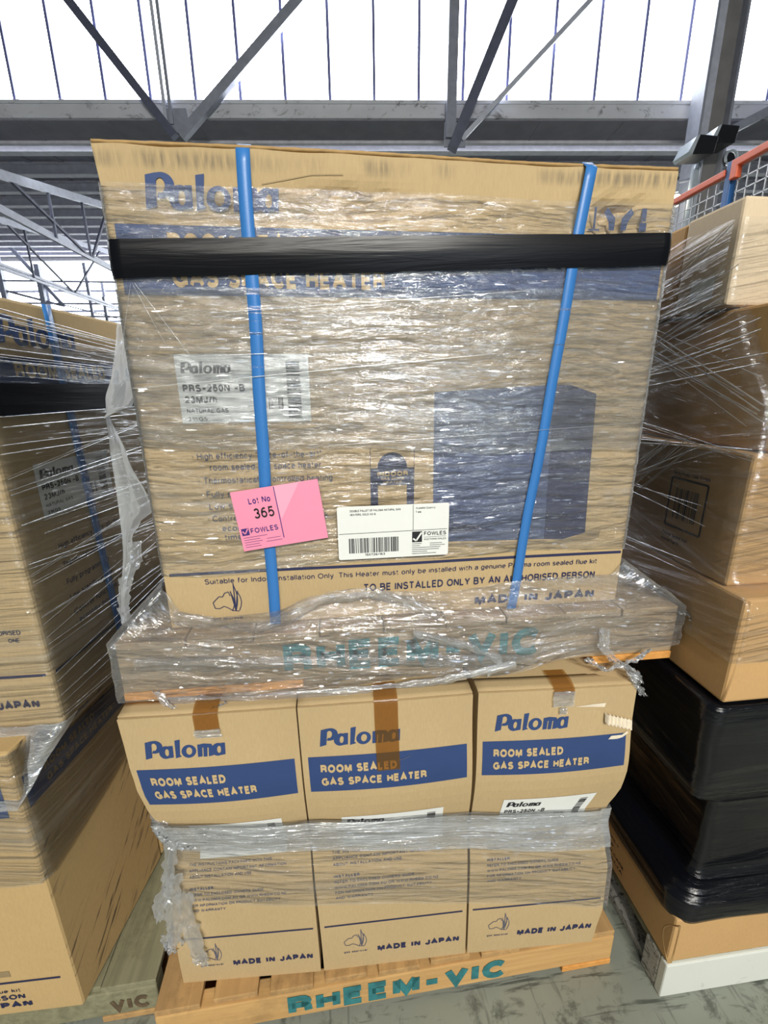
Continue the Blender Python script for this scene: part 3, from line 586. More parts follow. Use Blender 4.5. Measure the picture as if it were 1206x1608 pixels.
# ================================================================== MAIN STACK: lower cartons
SHEARS = {}
def heater_print_end(t, face, W, H, variant=0):
    """printing on the narrow end; u, v in metres from the lower left corner"""
    x0 = .035
    Print().rect(.012, .741*H, W-.012, .850*H, 12, 4).build('title_band', 'ink', t, face, .0008)
    Print().text('ROOM SEALED', x0+.0, .801*H, .0200, .152, .045).text('GAS SPACE HEATER', x0, .761*H, .0200, .212, .045).build('band_lettering', 'knock', t, face, .0016)
    Print().logo(.037, .880*H, .042, .165).build('printed_logo', 'ink', t, face, .0009)
    f2 = t.get('lab', .66)
    lb = Print().rect(.068, .500*H, .285, f2*H, 6, 4).build('shipping_label', 'label', t, face, .0012)
    q = f2*H
    Print().logo(.078, q-.028, .019, .082).text('PRS-250N -B', .078, q-.052, .013, .098, .03).text('23MJ/h', .078, q-.075, .012, None, .03).text('NATURAL GAS', .078, q-.098, .008)\
        .build('label_print', 'black_ink', lb, face, .0018)
    Print().barcode(.250, q-.075, .268, q-.010, 40, False).build('barcode', 'black_ink', lb, face, .0018); Print().barcode(.205, q-.085, .232, q-.060, 22, True, 5).build('barcode', 'black_ink', lb, face, .0018)
    ins = ['THE INSTRUCTIONS PACKAGED WITH THIS', 'APPLIANCE CONTAIN IMPORTANT INFORMATION', 'ABOUT INSTALLATION AND USE.', '', 'INSTALLER:', 'REFER TO ENCLOSED OWNERS GUIDE', 'WWW.PALOMA.COM.AU OR WWW.RHEEM.CO.NZ', 'FOR INFORMATION ON PRODUCT SUITABILITY', 'AND WARRANTY']
    wd = [.205, .24, .155, 0, .06, .18, .235, .22, .085]
    p = Print()
    for i, (s, b) in enumerate(zip(ins, wd)):
        if s: p.text(s, .042, .475*H-i*.0165, .0082, b, .022 if i != 4 else .05)
    p.build('instruction_text', 'grey_ink', t, face)
    Print().rect(.010, .193*H, W-.010, .199*H, 10).build('printed_line', 'navy', t, face)
    Print().text('MADE IN JAPAN', .130, .064*H, .0190, .198, .055).build('origin_lettering', 'navy', t, face)
    Print().gas(.052, .085*H, .055).text('gas approval', .05, .070*H, .006, .055).build('approval_mark', 'grey_ink', t, face)
def lower_carton(label, prof_l, prof_r, yb, yt, top, seed, slab):
    """prof: (v, x) tables for the two front edges; yb/yt = front depth at bottom/top for the two sides"""
    H = top[0]-.12
    def Fr(u, v):
        xl, xr = interp(prof_l, v), interp(prof_r, v)
        x = xl+(xr-xl)*u
        pinch = -.012*math.exp(-((v-.52)/.10)**2)+.010*math.exp(-((v-.75)/.13)**2)
        y0 = yb[0]+(yt[0]-yb[0])*v; y1 = yb[1]+(yt[1]-yb[1])*v
        y = y0+(y1-y0)*u - pinch*1.0 - .008*math.sin(math.pi*u)*math.exp(-((v-.72)/.2)**2)
        z = .12+(top[0]+(top[1]-top[0])*u-.12)*v
        return Vector((x, y, z))
    xl, xr = prof_l[-1][1], prof_r[-1][1]
    xm0, xm1 = interp(prof_l, .9), interp(prof_r, .9)
    D = .83
    def P(u, v, t):
        a = Fr(u, v); b = Vector((xm0+(xm1-xm0)*u, .745+D, .12+(.893-.12)*v))
        s = min(1, t*1.0); q = a.lerp(b, s)
        k = 0 if t == 0 else min(1, t/.12)
        if v == 1: q.z = a.z+(.893-a.z)*k
        return q
    t = thing('heater_carton', (Fr(.5, 0).x, Fr(.5, 0).y, .12), label, 'box', 'heater cartons on the lower pallet')
    t['lab'] = slab
    link('carton_body', carton_mesh(P, 14, 28, 8), 'card', t, smooth=False)
    W = xr-xl
    def face(u, v, off=0):
        uu, vv = u/.345, v/.79; e = .004
        p = Fr(uu, vv); n = (Fr(uu+e, vv)-Fr(uu-e, vv)).cross(Fr(uu, vv+e)-Fr(uu, vv-e)).normalized()
        return p+n*off
    heater_print_end(t, face, .345, .79)
    del t['lab']
    # closing flap: a doubled board edge along the front of the lid
    def flap(a, b): return Fr(a, 1)+Vector((0, .004+.036*b, .001+.003*b+.0008*nz(a*6, seed)))
    bm = bmesh.new(); g = sheet(bm, flap, 14, 3)
    r = bmesh.ops.extrude_face_region(bm, geom=bm.faces[:]); bmesh.ops.translate(bm, verts=[x for x in r['geom'] if isinstance(x, bmesh.types.BMVert)], vec=(0, 0, .0025))
    link('lid_flap', bm, 'card', t)
    return t, Fr, face
PL = [(0, -.416), (.1, -.416), (.22, -.413), (.45, -.396), (.57, -.381), (.65, -.394), (.72, -.408), (.79, -.420), (.88, -.428), (1, -.433)]
c1, F1, f1 = lower_carton('lower heater carton at the left end, bulging outward at its top left', PL, [(0, -.087), (.57, -.0925), (1, -.099)], (.757, .741), (.745, .745), (.896, .888), 1, .655)
c2, F2, f2 = lower_carton('middle lower heater carton with brown tape hanging over its logo', [(0, -.079), (.57, -.089), (1, -.096)], [(0, .274), (.57, .268), (1, .262)], (.741, .734), (.745, .745), (.888, .884), 2, .634)
PR = [(0, .604), (.05, .610), (.15, .622), (.32, .620), (.42, .606), (.50, .596), (.56, .602), (.64, .622), (.72, .626), (.85, .624), (1, .628)]
c3, F3, f3 = lower_carton('right-hand lower heater carton, torn paper strip near its top right', [(0, .279), (.57, .274), (1, .274)], PR, (.734, .720), (.745, .745), (.886, .872), 3, .640)
# tape tails
def tape_strip(t, Fr, u0, u1, v0, back, mat='tape', seed=0):
    def f(a, b):
        u = u0+(u1-u0)*a
        if b < .7:
            v = v0+(1-v0)*(b/.7); p = Fr(u, v)+Vector((0, -.003-.002*abs(nz(u*30, v*20, seed)), 0))
        else:
            k = (b-.7)/.3; p = Fr(u, 1)+Vector((0, -.003+.003*min(1, k*6)+back*k, .010*min(1, k*4)+.003))
        return p
    bm = bmesh.new(); sheet(bm, f, 6, 20, lambda a, b: (a*.05, b*.2)); link('packing_tape', bm, mat, t, smooth=True)
tape_strip(c1, F1, .415, .555, .958, .05); tape_strip(c2, F2, .425, .56, .80, .045, seed=2); tape_strip(c3, F3, .46, .59, .984, .05, seed=4)
def clear_tab(t, Fr, u0, u1, v0, v1, seed):
    bm = bmesh.new(); sheet(bm, lambda a, b: Fr(u0+(u1-u0)*(a+.12*nz(b*3, seed)*(1-b)), v0+(v1-v0)*b)+Vector((0, -.006-.003*nz(a*4, b*6, seed), 0)), 8, 8, lambda a, b: (a*.05, b*.05)); link('clear_tape', bm, 'film_thick', t, smooth=True)
clear_tab(c1, F1, .41, .56, .938, .962, 1); clear_tab(c3, F3, .455, .59, .952, 1.0, 3); clear_tab(c3, F3, .50, .55, .928, .95, 5)
# torn strip and scratch on the right carton
bm = bmesh.new()
sheet(bm, lambda a, b: F3(.80+.19*a, .925-.03*a-.028*b)+Vector((0, -.004-.010*abs(math.sin(a*22))*(1-a*.5)-.003*b, 0)), 40, 4); link('torn_paper', bm, 'tear', c3, smooth=True)
Print().poly([(.207, .747), (.275, .742), (.277, .752), (.25, .751)]).build('surface_tear', 'tear', c3, f3, .002); Print().poly([(.29, .660), (.297, .668), (.322, .668), (.334, .676), (.338, .672), (.325, .662), (.312, .659)]).build('surface_tear', 'tear', c3, f3, .002)
Print().line([(.16, .60), (.19, .598), (.215, .603), (.224, .61)], .0012).build('crease_line', 'grey_ink', c3, f3, .002)
Print().line([(.15, .652), (.175, .651), (.20, .653), (.215, .660)], .0012).build('crease_line', 'grey_ink', c2, f2, .002)

# ================================================================== MAIN STACK: big carton
BX0, BX1, BY, BZ0, BZ1 = -.344, .612, .835, 1.032, 1.860
big = thing('heater_carton', ((BX0+BX1)/2, BY, BZ0), 'big heater carton with wide printed face on top of the middle stack', 'box')
def Fb(u, v):
    x = BX0+(BX1-BX0)*u; z = BZ0+(BZ1-BZ0)*v
    y = BY+.004*nz(u*3, v*3)
    if v > .9: y += -.004*math.sin(math.pi*u*2)*(v-.9)*10
    d1 = math.exp(-((u-.40)/.09)**2-((v-.915)/.028)**2); d2 = math.exp(-((u-.88)/.06)**2-((v-.915)/.03)**2); d3 = math.exp(-((u-.17)/.14)**2-((v-.908)/.012)**2)
    y += .016*d1*(1+.6*nz(u*40, v*60))+.022*d2*(1+1.3*nz(u*60, v*45))+.008*d3
    if u < .03 and v > .93: x -= .005*((v-.93)/.07)*(1-u/.03)
    zz = z - (.003*(1-u)+.006*u)*v
    return Vector((x, y, zz))
bm = bmesh.new()
def Pb(u, v, t):
    a = Fb(u, v); a.y += .36*t
    if v == 1: a.z += .003*nz(u*14, t*3)
    return a
link('carton_body', carton_mesh(Pb, 72, 96, 2), 'card_top', big, loc=(0, 0, BZ0))
def fb(x, z, off=0):
    p = Fb((x-BX0)/(BX1-BX0), (z-BZ0)/(BZ1-BZ0)); p.y = min(p.y, BY+.002)-off; p.x = x; p.z = z-.004; return p
bm = bmesh.new()
def rim(a, b): return Fb(a, 1)+Vector((0, .001, .002+.004*b+.0012*nz(a*60, b*4)))
sheet(bm, rim, 90, 1); r = bmesh.ops.extrude_face_region(bm, geom=bm.faces[:]); bmesh.ops.translate(bm, verts=[x for x in r['geom'] if isinstance(x, bmesh.types.BMVert)], vec=(0, .008, 0)); link('lid_edge', bm, 'card_in', big)
Print().rect(-.333, 1.652, .606, 1.755, 12, 2).build('title_band', 'ink', big, fb, .0012)
Print().text('ROOM SEALED', -.255, 1.712, .032, .255, .035).text('GAS SPACE HEATER', -.255, 1.664, .032, .352, .035).build('band_lettering', 'knock', big, fb, .0020)
Print().logo(-.282, 1.776, .050, .215).build('printed_logo', 'ink', big, fb, .0014)
def hand_icons():
    p = Print()
    p.line([(.468, 1.800), (.468, 1.765)], .004).line([(.458, 1.765), (.478, 1.765)], .003)
    for s in (-1, 1): p.poly([(.512+s*.006, 1.765), (.512+s*.016, 1.765), (.512+s*.018, 1.778), (.512+s*.028, 1.792), (.512+s*.022, 1.800), (.512+s*.006, 1.784)])
    p.rect(.553, 1.765, .566, 1.778).rect(.555, 1.78, .564, 1.800)
    return p
hand_icons().build('handling_symbols', 'ink', big, fb, .0014)
lb = Print().rect(-.270, 1.443, -.042, 1.560, 4, 4).build('shipping_label', 'label', big, fb, .0014)
Print().logo(-.262, 1.528, .020, .088).text('PRS-250N -B', -.262, 1.497, .013, .106, .035).text('23MJ/h', -.261, 1.478, .0125, .055, .035).text('NATURAL GAS', -.260, 1.461, .0075, .072)\
    .text('31KGS', -.260, 1.447, .007, .034).build('label_print', 'black_ink', lb, fb, .0022)
Print().barcode(-.082, 1.450, -.058, 1.548, 50, False).build('barcode', 'black_ink', lb, fb, .0022); Print().barcode(-.116, 1.466, -.09, 1.486, 24, True, 9).build('barcode', 'black_ink', lb, fb, .0022)
p = Print()
for s, x, z, w in [('• High efficiency "state-of-the-art"', -.262, 1.377, .235), ('  room sealed gas space heater', -.245, 1.356, .205), ('• Thermostatically controlled heating', -.256, 1.331, .248), ('• Fully programmable', -.254, 1.305, .15),
                   ('• Low standby power', -.252, 1.281, .155), ('• Control functions with child lock,', -.248, 1.257, .232), ('  economy mode and', -.235, 1.237, .15), ('  timer override', -.233, 1.219, .12)]:
    p.text(s.strip(), x if s[0] == '•' else x+.012, z, .0125, w, .012)
p.build('feature_text', 'grey_ink', big, fb, .0014)
Print().rect(-.333, 1.149, .608, 1.155, 8).build('printed_line', 'navy', big, fb, .0014)
Print().text('Suitable for Indoor Installation Only. This Heater must only be installed with a genuine Paloma room sealed flue kit.', -.269, 1.128, .0115, .828, .008).build('notice_text', 'navy', big, fb, .0014)
Print().text('TO BE INSTALLED ONLY BY AN AUTHORISED PERSON', .046, 1.094, .017, .508, .022).build('installer_notice', 'navy', big, fb, .0014); Print().text('MADE IN JAPAN', .286, 1.046, .021, .272, .05).build('origin_lettering', 'navy', big, fb, .0014)
Print().gas(-.258, 1.058, .058).text('gas approval', -.262, 1.047, .007, .06).build('approval_mark', 'navy', big, fb, .0014)
# the printed picture of the heater and the indoor badge
Print().poly([(.190, 1.195), (.370, 1.190), (.475, 1.186), (.475, 1.198), (.395, 1.503), (.19, 1.493)][:0] or [(.19, 1.196), (.43, 1.190), (.42, 1.503), (.187, 1.492)]).build('heater_front_picture', 'mid_ink', big, fb, .0013)  # printed heater front; its slate tone includes the film's bluish reflection
Print().poly([(.43, 1.190), (.470, 1.187), (.520, 1.200), (.508, 1.485), (.455, 1.502), (.42, 1.503)]).build('heater_side_picture', 'navy', big, fb, .0013)
Print().poly([(.520, 1.205), (.555, 1.206), (.552, 1.188), (.535, 1.182), (.45, 1.184), (.50, 1.192)]).poly([(.20, 1.192), (.44, 1.186), (.42, 1.178), (.22, 1.184)]).build('heater_shadow_picture', 'shadow_ink', big, fb, .0011)
Print().rect(.20, 1.213, .40, 1.250, 1).build('grille_picture', 'navy', big, fb, .0018)
Print().rect(.065, 1.318, .150, 1.352).rect(.065, 1.22, .079, 1.318).rect(.136, 1.22, .150, 1.318).ring(.1075, 1.352, .029, .030, 0, 0, a1=math.pi).line([(.065, 1.39), (.065, 1.22)], .001).line([(.150, 1.39), (.150, 1.22)], .001).build('indoor_badge', 'navy', big, fb, .0014)
Print().text('INDOOR', .078, 1.336, .0095, .060, .04).text('GAS SPACE', .085, 1.329, .0045, .046).text('HEATER', .090, 1.322, .0045, .036).build('badge_lettering', 'knock', big, fb, .0022)
# dark lines drawn for the shade in the crumpled creases
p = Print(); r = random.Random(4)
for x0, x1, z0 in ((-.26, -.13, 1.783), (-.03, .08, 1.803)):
    pts = [(x0+(x1-x0)*k/18, z0+.0028*r.uniform(-1, 1)+.010*math.sin(k/18*3.1)) for k in range(19)]; Print().line(pts, .0018).build('crease_line', 'shadow_ink', big, fb, .0014)
Print().line([(-.10, 1.815), (-.02, 1.83), (.03, 1.832)], .0010).build('crease_line', 'shadow_ink', big, fb, .0014)

# straps, band, wrap
def strap(label, x0, x1, parent_zs, wd, yf, depth, group):
    z1, z0 = parent_zs; t = thing('plastic_strap', (x1, yf, z0), label, 'strap', group)
    def path(s):  # 0..1 : up the front then over the lid
        if s < .86:
            k = s/.86; return Vector((x1+(x0-x1)*k+.003*nz(k*5, x0), yf-.0035-.002*math.sin(math.pi*k), z0+(z1-z0)*k))
        k = (s-.86)/.14; return Vector((x0, yf-.0035+depth*k, z1+.006*min(1, k*12)))
    def sh(o): 
        bm = bmesh.new(); sheet(bm, lambda a, b: path(b)+Vector(((a-.5)*wd, -.0008*o, 0)), 2, 60)
        r = bmesh.ops.extrude_face_region(bm, geom=bm.faces[:]); bmesh.ops.translate(bm, verts=[q for q in r['geom'] if isinstance(q, bmesh.types.BMVert)], vec=(0, .001, .0006)); return bm
    link('webbing', sh(1), 'strap', t)
    return t
strap('blue strap down the left of the big carton, behind the pink card', -.124, -.139, (1.866, 1.0), .0215, .833, .37, 'blue straps on the big carton')
strap('blue strap slanting down the right of the big carton, over the printed heater', .449, .364, (1.862, 1.0), .0200, .833, .37, 'blue straps on the big carton')
def ring_path(s, x0, x1, y0, y1):
    """0..1 around three sides, left back -> front -> right back, with rounded corners"""
    a, b, c = y1-y0, x1-x0, y1-y0; L = s*(a+b+c)
    if L < a: return x0, y1-L, L
    if L < a+b: return x0+L-a, y0, L
    return x1, y0+L-a-b, L
bm = bmesh.new()
def bandf(s, v):
    x, y, L = ring_path(s, BX0-.003, BX1+.003, BY-.009, BY+.37); t = (x-BX0)/(BX1-BX0)
    zt, zb = 1.727+.030*t, 1.671+.034*t
    zt += .002*nz(L*8, 1); zb += .003*nz(L*7, 2)
    bulge = .003*math.sin(v*math.pi)
    return Vector((x, y-bulge if y < BY else y, zb+(zt-zb)*v))
sheet(bm, bandf, 120, 8, lambda s, v: (s*1.7, v*.06)); tag(link('black_wrap_band', bm, 'bband', smooth=True), 'glossy black plastic band round the upper part of the big carton', 'wrap')
wr = thing('stretch_wrap', (.13, .82, 1.0), 'clear stretch film wound round the big carton and its pallet', 'plastic wrap', 'clear wrap on the middle stack')
def wf(s, v):
    x, y, L = ring_path(s, BX0-.002, BX1+.002, BY-.0055, BY+.37); t = (x-BX0)/(BX1-BX0)
    zt = 1.806-.004*t+.004*nz(L*5, 3)+.012*math.exp(-((t-.62)/.1)**2)*0; zb = 1.158+.008*nz(L*4, 5)-.015*math.exp(-((t-.10)/.12)**2)
    off = .0016*nz(L*3, v*60)+.0016*nz(L*1.2, v*26, 4)
    return Vector((x, y+off, zb+(zt-zb)*v))
bm = bmesh.new(); sheet(bm, wf, 150, 200, lambda s, v: (s*1.7, v*.65)); link('wrap_layer', bm, 'film', wr, smooth=True)
def wf2(s, v):       # a second narrower turn, tilted
    x, y, L = ring_path(s, BX0-.0025, BX1+.0025, BY-.0075, BY+.37); t = (x-BX0)/(BX1-BX0)
    zt = 1.66+.012*nz(L*4, 3); zb = 1.40-.03*t+.03*nz(L*2.5, 5)
    return Vector((x, y+.0015*nz(L*2, v*40, 9), zb+(zt-zb)*v))
bm = bmesh.new(); sheet(bm, wf2, 120, 90, lambda s, v: (s*1.7+3, v*.27+2)); link('wrap_layer', bm, 'film', wr, smooth=True)
# skirt over the upper pallet
def skirt(s, v):
    # columns: left side, front, right side
    if s < .14: k = s/.14; bx, by, px, py, zt = BX0-.006, 1.15-.322*k, -.446, 1.15-.37*k, 1.15-.02*k
    elif s > .86: k = (s-.86)/.14; bx, by, px, py, zt = BX1+.006, .828+.322*k, .743, .78+.37*k, 1.13+.02*k
    else:
        k = (s-.14)/.72; bx, by, px, py = BX0-.006+(BX1-BX0+.012)*k, .8265, -.446+1.189*k, .780
        zt = interp([(0, 1.125), (.035, 1.07), (.10, 1.055), (.22, 1.06), (.30, 1.09), (.42, 1.092), (.6, 1.083), (.8, 1.10), (.97, 1.10), (1, 1.13)], k)
    zb = .905+.012*nz(s*9, 7)+interp([(0, 0), (.2, .0), (.62, .0), (.74, .03), (.9, .045), (1, .02)], s)
    if v > .55:
        q = (v-.55)/.45; p = Vector((px+(bx-px)*q, py+(by-py)*q**.8, 1.036+(zt-1.036)*q))
        p.z += .004*nz(s*22, v*10, 2)*(1-q); p.y -= .006*abs(nz(s*26, v*7, 6))*math.sin(math.pi*q)
    else:
        q = v/.55; p = Vector((px, py-.006*abs(nz(s*16, q*4, 3)), zb+(1.036-zb)*q)); 
        if py < .79: p.x = px+.004*nz(s*8, q*3)
    return p
bm = bmesh.new(); sheet(bm, skirt, 240, 60, lambda s, v: (s*2, v*.26)); link('wrap_skirt', bm, 'film_skirt', wr, smooth=True)
# thick folds of the skirt edge lying over the carton foot
def fold(pts, r, seed, mat='film_thick', par=None):
    bm = bmesh.new(); n = 60
    tab = [(k/(len(pts)-1), Vector(p)) for k, p in enumerate(pts)]
    def f(a, b):
        p = interp(tab, a); an = (b-.5)*math.pi*1.1; rr = r*(.75+.5*nz(a*9, seed)+.35*nz(a*40, b*5, seed))
        return p+Vector((.004*nz(a*20, b*3, seed), -abs(rr)*math.cos(an)*.45, rr*math.sin(an)))
    sheet(bm, f, n, 8, lambda a, b: (a*.6, b*.05)); link('film_fold', bm, mat, par or wr, smooth=True)
fold([(-.335, .822, 1.062), (-.25, .818, 1.046), (-.17, .800, 1.040), (-.10, .800, 1.062), (-.03, .815, 1.090), (.06, .818, 1.094), (.14, .812, 1.072), (.20, .798, 1.04)], .016, 1, 'film_skirt')
fold([(-.40, .780, .99), (-.2, .776, .978), (.0, .775, .968), (.2, .775, .95), (.4, .776, .935)], .018, 2, 'film_skirt')
fold([(-.35, .776, .905), (-.2, .772, .90), (.0, .770, .899), (.2, .770, .905), (.36, .772, .93)], .012, 3, 'film_thick')
fold([(.14, .774, 1.02), (.25, .772, .985), (.33, .772, .94), (.30, .772, .91)], .012, 6, 'film_thick')
def rag(name, pts, wd, seed, mat='film_thick', par=None):
    """ragged ribbon along pts"""
    bm = bmesh.new(); tab = [(k/(len(pts)-1), Vector(p)) for k, p in enumerate(pts)]
    def f(a, b):
        p = interp(tab, a); ww = wd*(.6+.7*abs(nz(a*7, seed))+.3*nz(a*25, seed))
        return p+Vector(((b-.5)*ww, .012*nz(a*9, b*5, seed), (b-.5)*ww*.5*nz(a*5, seed+2)+.006*nz(a*30, b*4, seed)))
    sheet(bm, f, 40, 8, lambda a, b: (a*.15, b*wd)); link(name, bm, mat, par or wr, smooth=True)
rag('torn_end', [(.555, .772, 1.0), (.55, .765, .96), (.575, .76, .93), (.62, .755, .90), (.635, .75, .875)], .035, 3)
rag('torn_end', [(.52, .77, .93), (.56, .76, .905), (.62, .758, .925), (.66, .765, .945)], .022, 5)
rag('torn_end', [(.735, .782, 1.02), (.755, .775, 1.012), (.765, .77, 1.00), (.757, .772, .99)], .026, 8)
rag('torn_end', [(.61, .75, .90), (.625, .745, .875), (.637, .742, .86), (.640, .74, .85)], .02, 11)
rag('torn_end', [(-.37, .775, .93), (-.34, .765, .90), (-.30, .757, .88), (-.27, .757, .893), (-.24, .76, .90)], .02, 13)
# loose tail hanging at the left corner
tl = Vector
def tail(tab_l, tab_r, z1, z0, yy, seed, su=10):
    bm = bmesh.new()
    def f(a, b):
        z = z1+(z0-z1)*b; xl, xr = interp(tab_l, b), interp(tab_r, b)
        return Vector((xl+(xr-xl)*a, yy+.010*math.sin(a*2+b*3)+.005*nz(a*2.5, b*5, seed), z+.006*nz(a*7, b*3, seed)))
    sheet(bm, f, 24, 60, lambda a, b: (a*.1, b*.45)); link('loose_tail', bm, 'film_tail', wr, smooth=True)
tail([(0, -.352), (.25, -.375), (.6, -.395), (.85, -.412), (1, -.414)], [(0, -.350), (.5, -.352), (.8, -.352), (.88, -.36), (.95, -.395), (1, -.412)], 1.645, 1.450, .870, 1)
tail([(0, -.416), (.3, -.424), (.6, -.430), (1, -.452)], [(0, -.412), (.2, -.392), (.4, -.366), (.47, -.360), (.52, -.385), (.6, -.405), (.7, -.412), (.85, -.43), (1, -.444)], 1.452, 1.06, .872, 5)
rag('loose_tail', [(-.40, .868, 1.21), (-.405, .865, 1.17), (-.43, .865, 1.13), (-.445, .865, 1.07), (-.44, .865, 1.03)], .035, 21, 'film_tail')
# waist wrap round the lower cartons
wl = thing('stretch_wrap', (.1, .73, .33), 'clear stretch film bunched round the waist of the lower cartons', 'plastic wrap', 'clear wrap on the middle stack')
def waist_pt(s, z):
    v = min(1, max(0, (z-.12)/.775))
    if s < .1: k = s/.1; p = Vector((interp(PL, v)-.008, 1.2-.45*k, z)); return p
    if s > .9: k = (s-.9)/.1; return Vector((interp(PR, v)+.008, .735+.45*k, z))
    k = (s-.1)/.8*3
    Fk = (F1, F2, F3)[min(2, int(k))]; u = k-min(2, int(k)); p = Fk(u, v)
    e = .008 if .02 < (s-.1)/.8 < .98 else .004
    dx = -.008 if k < .02 else (.008 if k > 2.98 else 0)
    return Vector((p.x+dx, p.y-e, z))
def waist(s, v):
    q = min(1, max(0, (s-.1)/.8)); zt = .645-.10*q+.008*nz(s*8, 2); zb = .41-.16*q+.015*nz(s*5, 4)
    z = zb+(zt-zb)*v; p = waist_pt(s, z); p.y -= .002*abs(nz(s*8, v*40, 3)); return p
bm = bmesh.new(); sheet(bm, waist, 180, 70, lambda s, v: (s*1.5, v*.28)); link('wrap_layer', bm, film('stretch_film_waist', .04, .30, .40, 8, 100, bump=.0022, fres=1.0, facet=.05), wl, smooth=True)
def waist2(s, v):
    q = min(1, max(0, (s-.1)/.8)); zt = .643-.10*q+.008*nz(s*8, 2); zb = .555-.125*q+.010*nz(s*6, 4)
    z = zb+(zt-zb)*v; p = waist_pt(s, z); p.y -= .004+.004*abs(nz(s*10, v*16, 3))+.004*math.sin(v*math.pi); return p
bm = bmesh.new(); sheet(bm, waist2, 220, 50, lambda s, v: (s*1.5, v*.11)); link('wrap_rope', bm, film('stretch_film_rope', .26, .50, .62, 12, 110, bump=.004, sheen=.28, facet=.22, fsu=45, fsv=170, veil=5), wl, smooth=True)
for k, (pts, wd) in enumerate([([(-.395, .75, .66), (-.385, .735, .63), (-.37, .735, .60), (-.35, .735, .57)], .05), ([(-.37, .735, .60), (-.385, .735, .53), (-.40, .74, .46), (-.43, .75, .40), (-.44, .76, .33)], .035),
                               ([(-.385, .738, .50), (-.395, .74, .42), (-.405, .742, .34), (-.41, .745, .27)], .05), ([(-.43, .75, .30), (-.43, .75, .27), (-.42, .745, .25)], .03), ([(-.37, .738, .44), (-.37, .738, .34), (-.36, .738, .24), (-.358, .738, .205)], .05)]):
    rag('torn_end', pts, wd, 30+k, 'film_tail', wl)

def pleats(par, segs, at, wd=.0022, n=14):
    """film drawn into taut cords: one rope-like strip per run, all one layer of the wrap"""
    bm = bmesh.new(); uvl = bm.loops.layers.uv.verify()
    for q, (a, za, b, zb) in enumerate(segs):
        w_ = wd*(.5+.9*abs(nz(q*1.7, .3, 2))*1.6)
        prev = None
        for k in range(n+1):
            f = k/n; sag = -.004*math.sin(math.pi*f)*nz(q, 5)
            c_ = at(a+(b-a)*f, za+(zb-za)*f+sag); row = []
            for j, (dz, dn) in enumerate(((-.5, 0), (0, .6), (.5, 0))):
                v = at(a+(b-a)*f, za+(zb-za)*f+sag+dz*w_, dn*w_); row.append(bm.verts.new(v))
            if prev:
                for j in (0, 1):
                    fc = bm.faces.new((prev[j], row[j], row[j+1], prev[j+1])); fc.smooth = True
                    for lp, uv in zip(fc.loops, ((f-.05, j*w_), (f, j*w_), (f, (j+1)*w_), (f-.05, (j+1)*w_))): lp[uvl].uv = (uv[0]*.4+q, uv[1])
            prev = row
    o = link('wrap_pleats', bm, 'pleat', par); o['kind'] = 'stuff'; return o
rr = random.Random(11)
pleats(wr, [(-.318, 1.664, -.352, 1.552), (-.316, 1.664, -.276, 1.567), (-.312, 1.664, -.239, 1.552), (-.323, 1.64, -.313, 1.468), (-.111, 1.556, -.239, 1.552), (-.34, 1.50, .30, 1.555), (.0, 1.395, .60, 1.425), (-.20, 1.62, .35, 1.66)], lambda a, z, o=0: Vector((a, .8245-o, z)), .0016)
# lot card and auction label stuck on the film
def sticker_frame(x0, z0, ang, y):
    a = R(ang); return plane_face((x0, y, z0), (math.cos(a), 0, math.sin(a)), (-math.sin(a), 0, math.cos(a)))
fc = sticker_frame(-.183, 1.196, 7.2, .819)
lc = thing('lot_card', (-.1, .819, 1.196), 'pink auction lot card reading 365, stuck over the left blue strap', 'card')
def slab(face, w, h, mat, par, nm, rnd=.0, th=.0012):
    bm = bmesh.new(); pts = []
    for cx_, cy_, a0 in ((w-rnd, rnd, -90), (w-rnd, h-rnd, 0), (rnd, h-rnd, 90), (rnd, rnd, 180)):
        for k in range(5 if rnd else 1): a = R(a0+k*22.5); pts.append((cx_+rnd*math.cos(a), cy_+rnd*math.sin(a)))
    f = [bm.verts.new(face(a, b, 0)) for a, b in pts]; g = [bm.verts.new(face(a, b, -th)) for a, b in pts]
    bm.faces.new(f); bm.faces.new(g[::-1]); n = len(pts)
    for i in range(n): bm.faces.new((f[i], g[i], g[(i+1) % n], f[(i+1) % n]))
    return link(nm, bm, mat, par)
slab(fc, .163, .118, 'pink', lc, 'card_sheet')
Print().poly([(.078, .118), (.128, .118), (.083, .052)]).build('painted_gloss', 'pinkglint', lc, fc, .0004)  # lighter pink triangle paints a gloss highlight on the card
pr = Print().text('Lot No.', .029, .090, .0125, .044, .02).line([(.080, .117), (.080, .015)], .0016).text('FOWLES', .021, .033, .0105, .052, .02).rect(.004, .031, .018, .045)
for i in range(5): pr.rect(.005, .026-i*.0048, .005+(.045, .03, .034, .028, .03)[i], .0268-i*.0048)
pr.rect(.048, .0185, .074, .0192).rect(.046, .0125, .076, .0133)
pr.build('card_print', 'purple', lc, fc, .0007)
Print().text('365', .034, .0605, .0205, .038, .015).build('lot_number', 'black_ink', lc, fc, .0007)
Print().line([(.006, .040), (.010, .034), (.0165, .044)], .0022).build('tick_mark', 'pink', lc, fc, .0010)
fa = sticker_frame(-.002, 1.168, .2, .8185)
al = thing('auction_label', (.11, .8185, 1.168), 'white barcoded auction label beside the pink card', 'label')
slab(fa, .221, .109, 'label', al, 'label_sheet', .004)
pr = Print().line([(.002, .054), (.218, .0555)], .0009).line([(.149, .108), (.149, .0548)], .0009)
pr.text('DOUBLE PALLET OF PALOMA NATURAL GAS', .025, .098, .0042, .099, .02).text('HEATERS, SOLD AS IS', .025, .0905, .0042, .050, .02).text('Available Quantity:', .154, .099, .004, .04, .004).text('1 ea', .154, .091, .0042, None, .02)
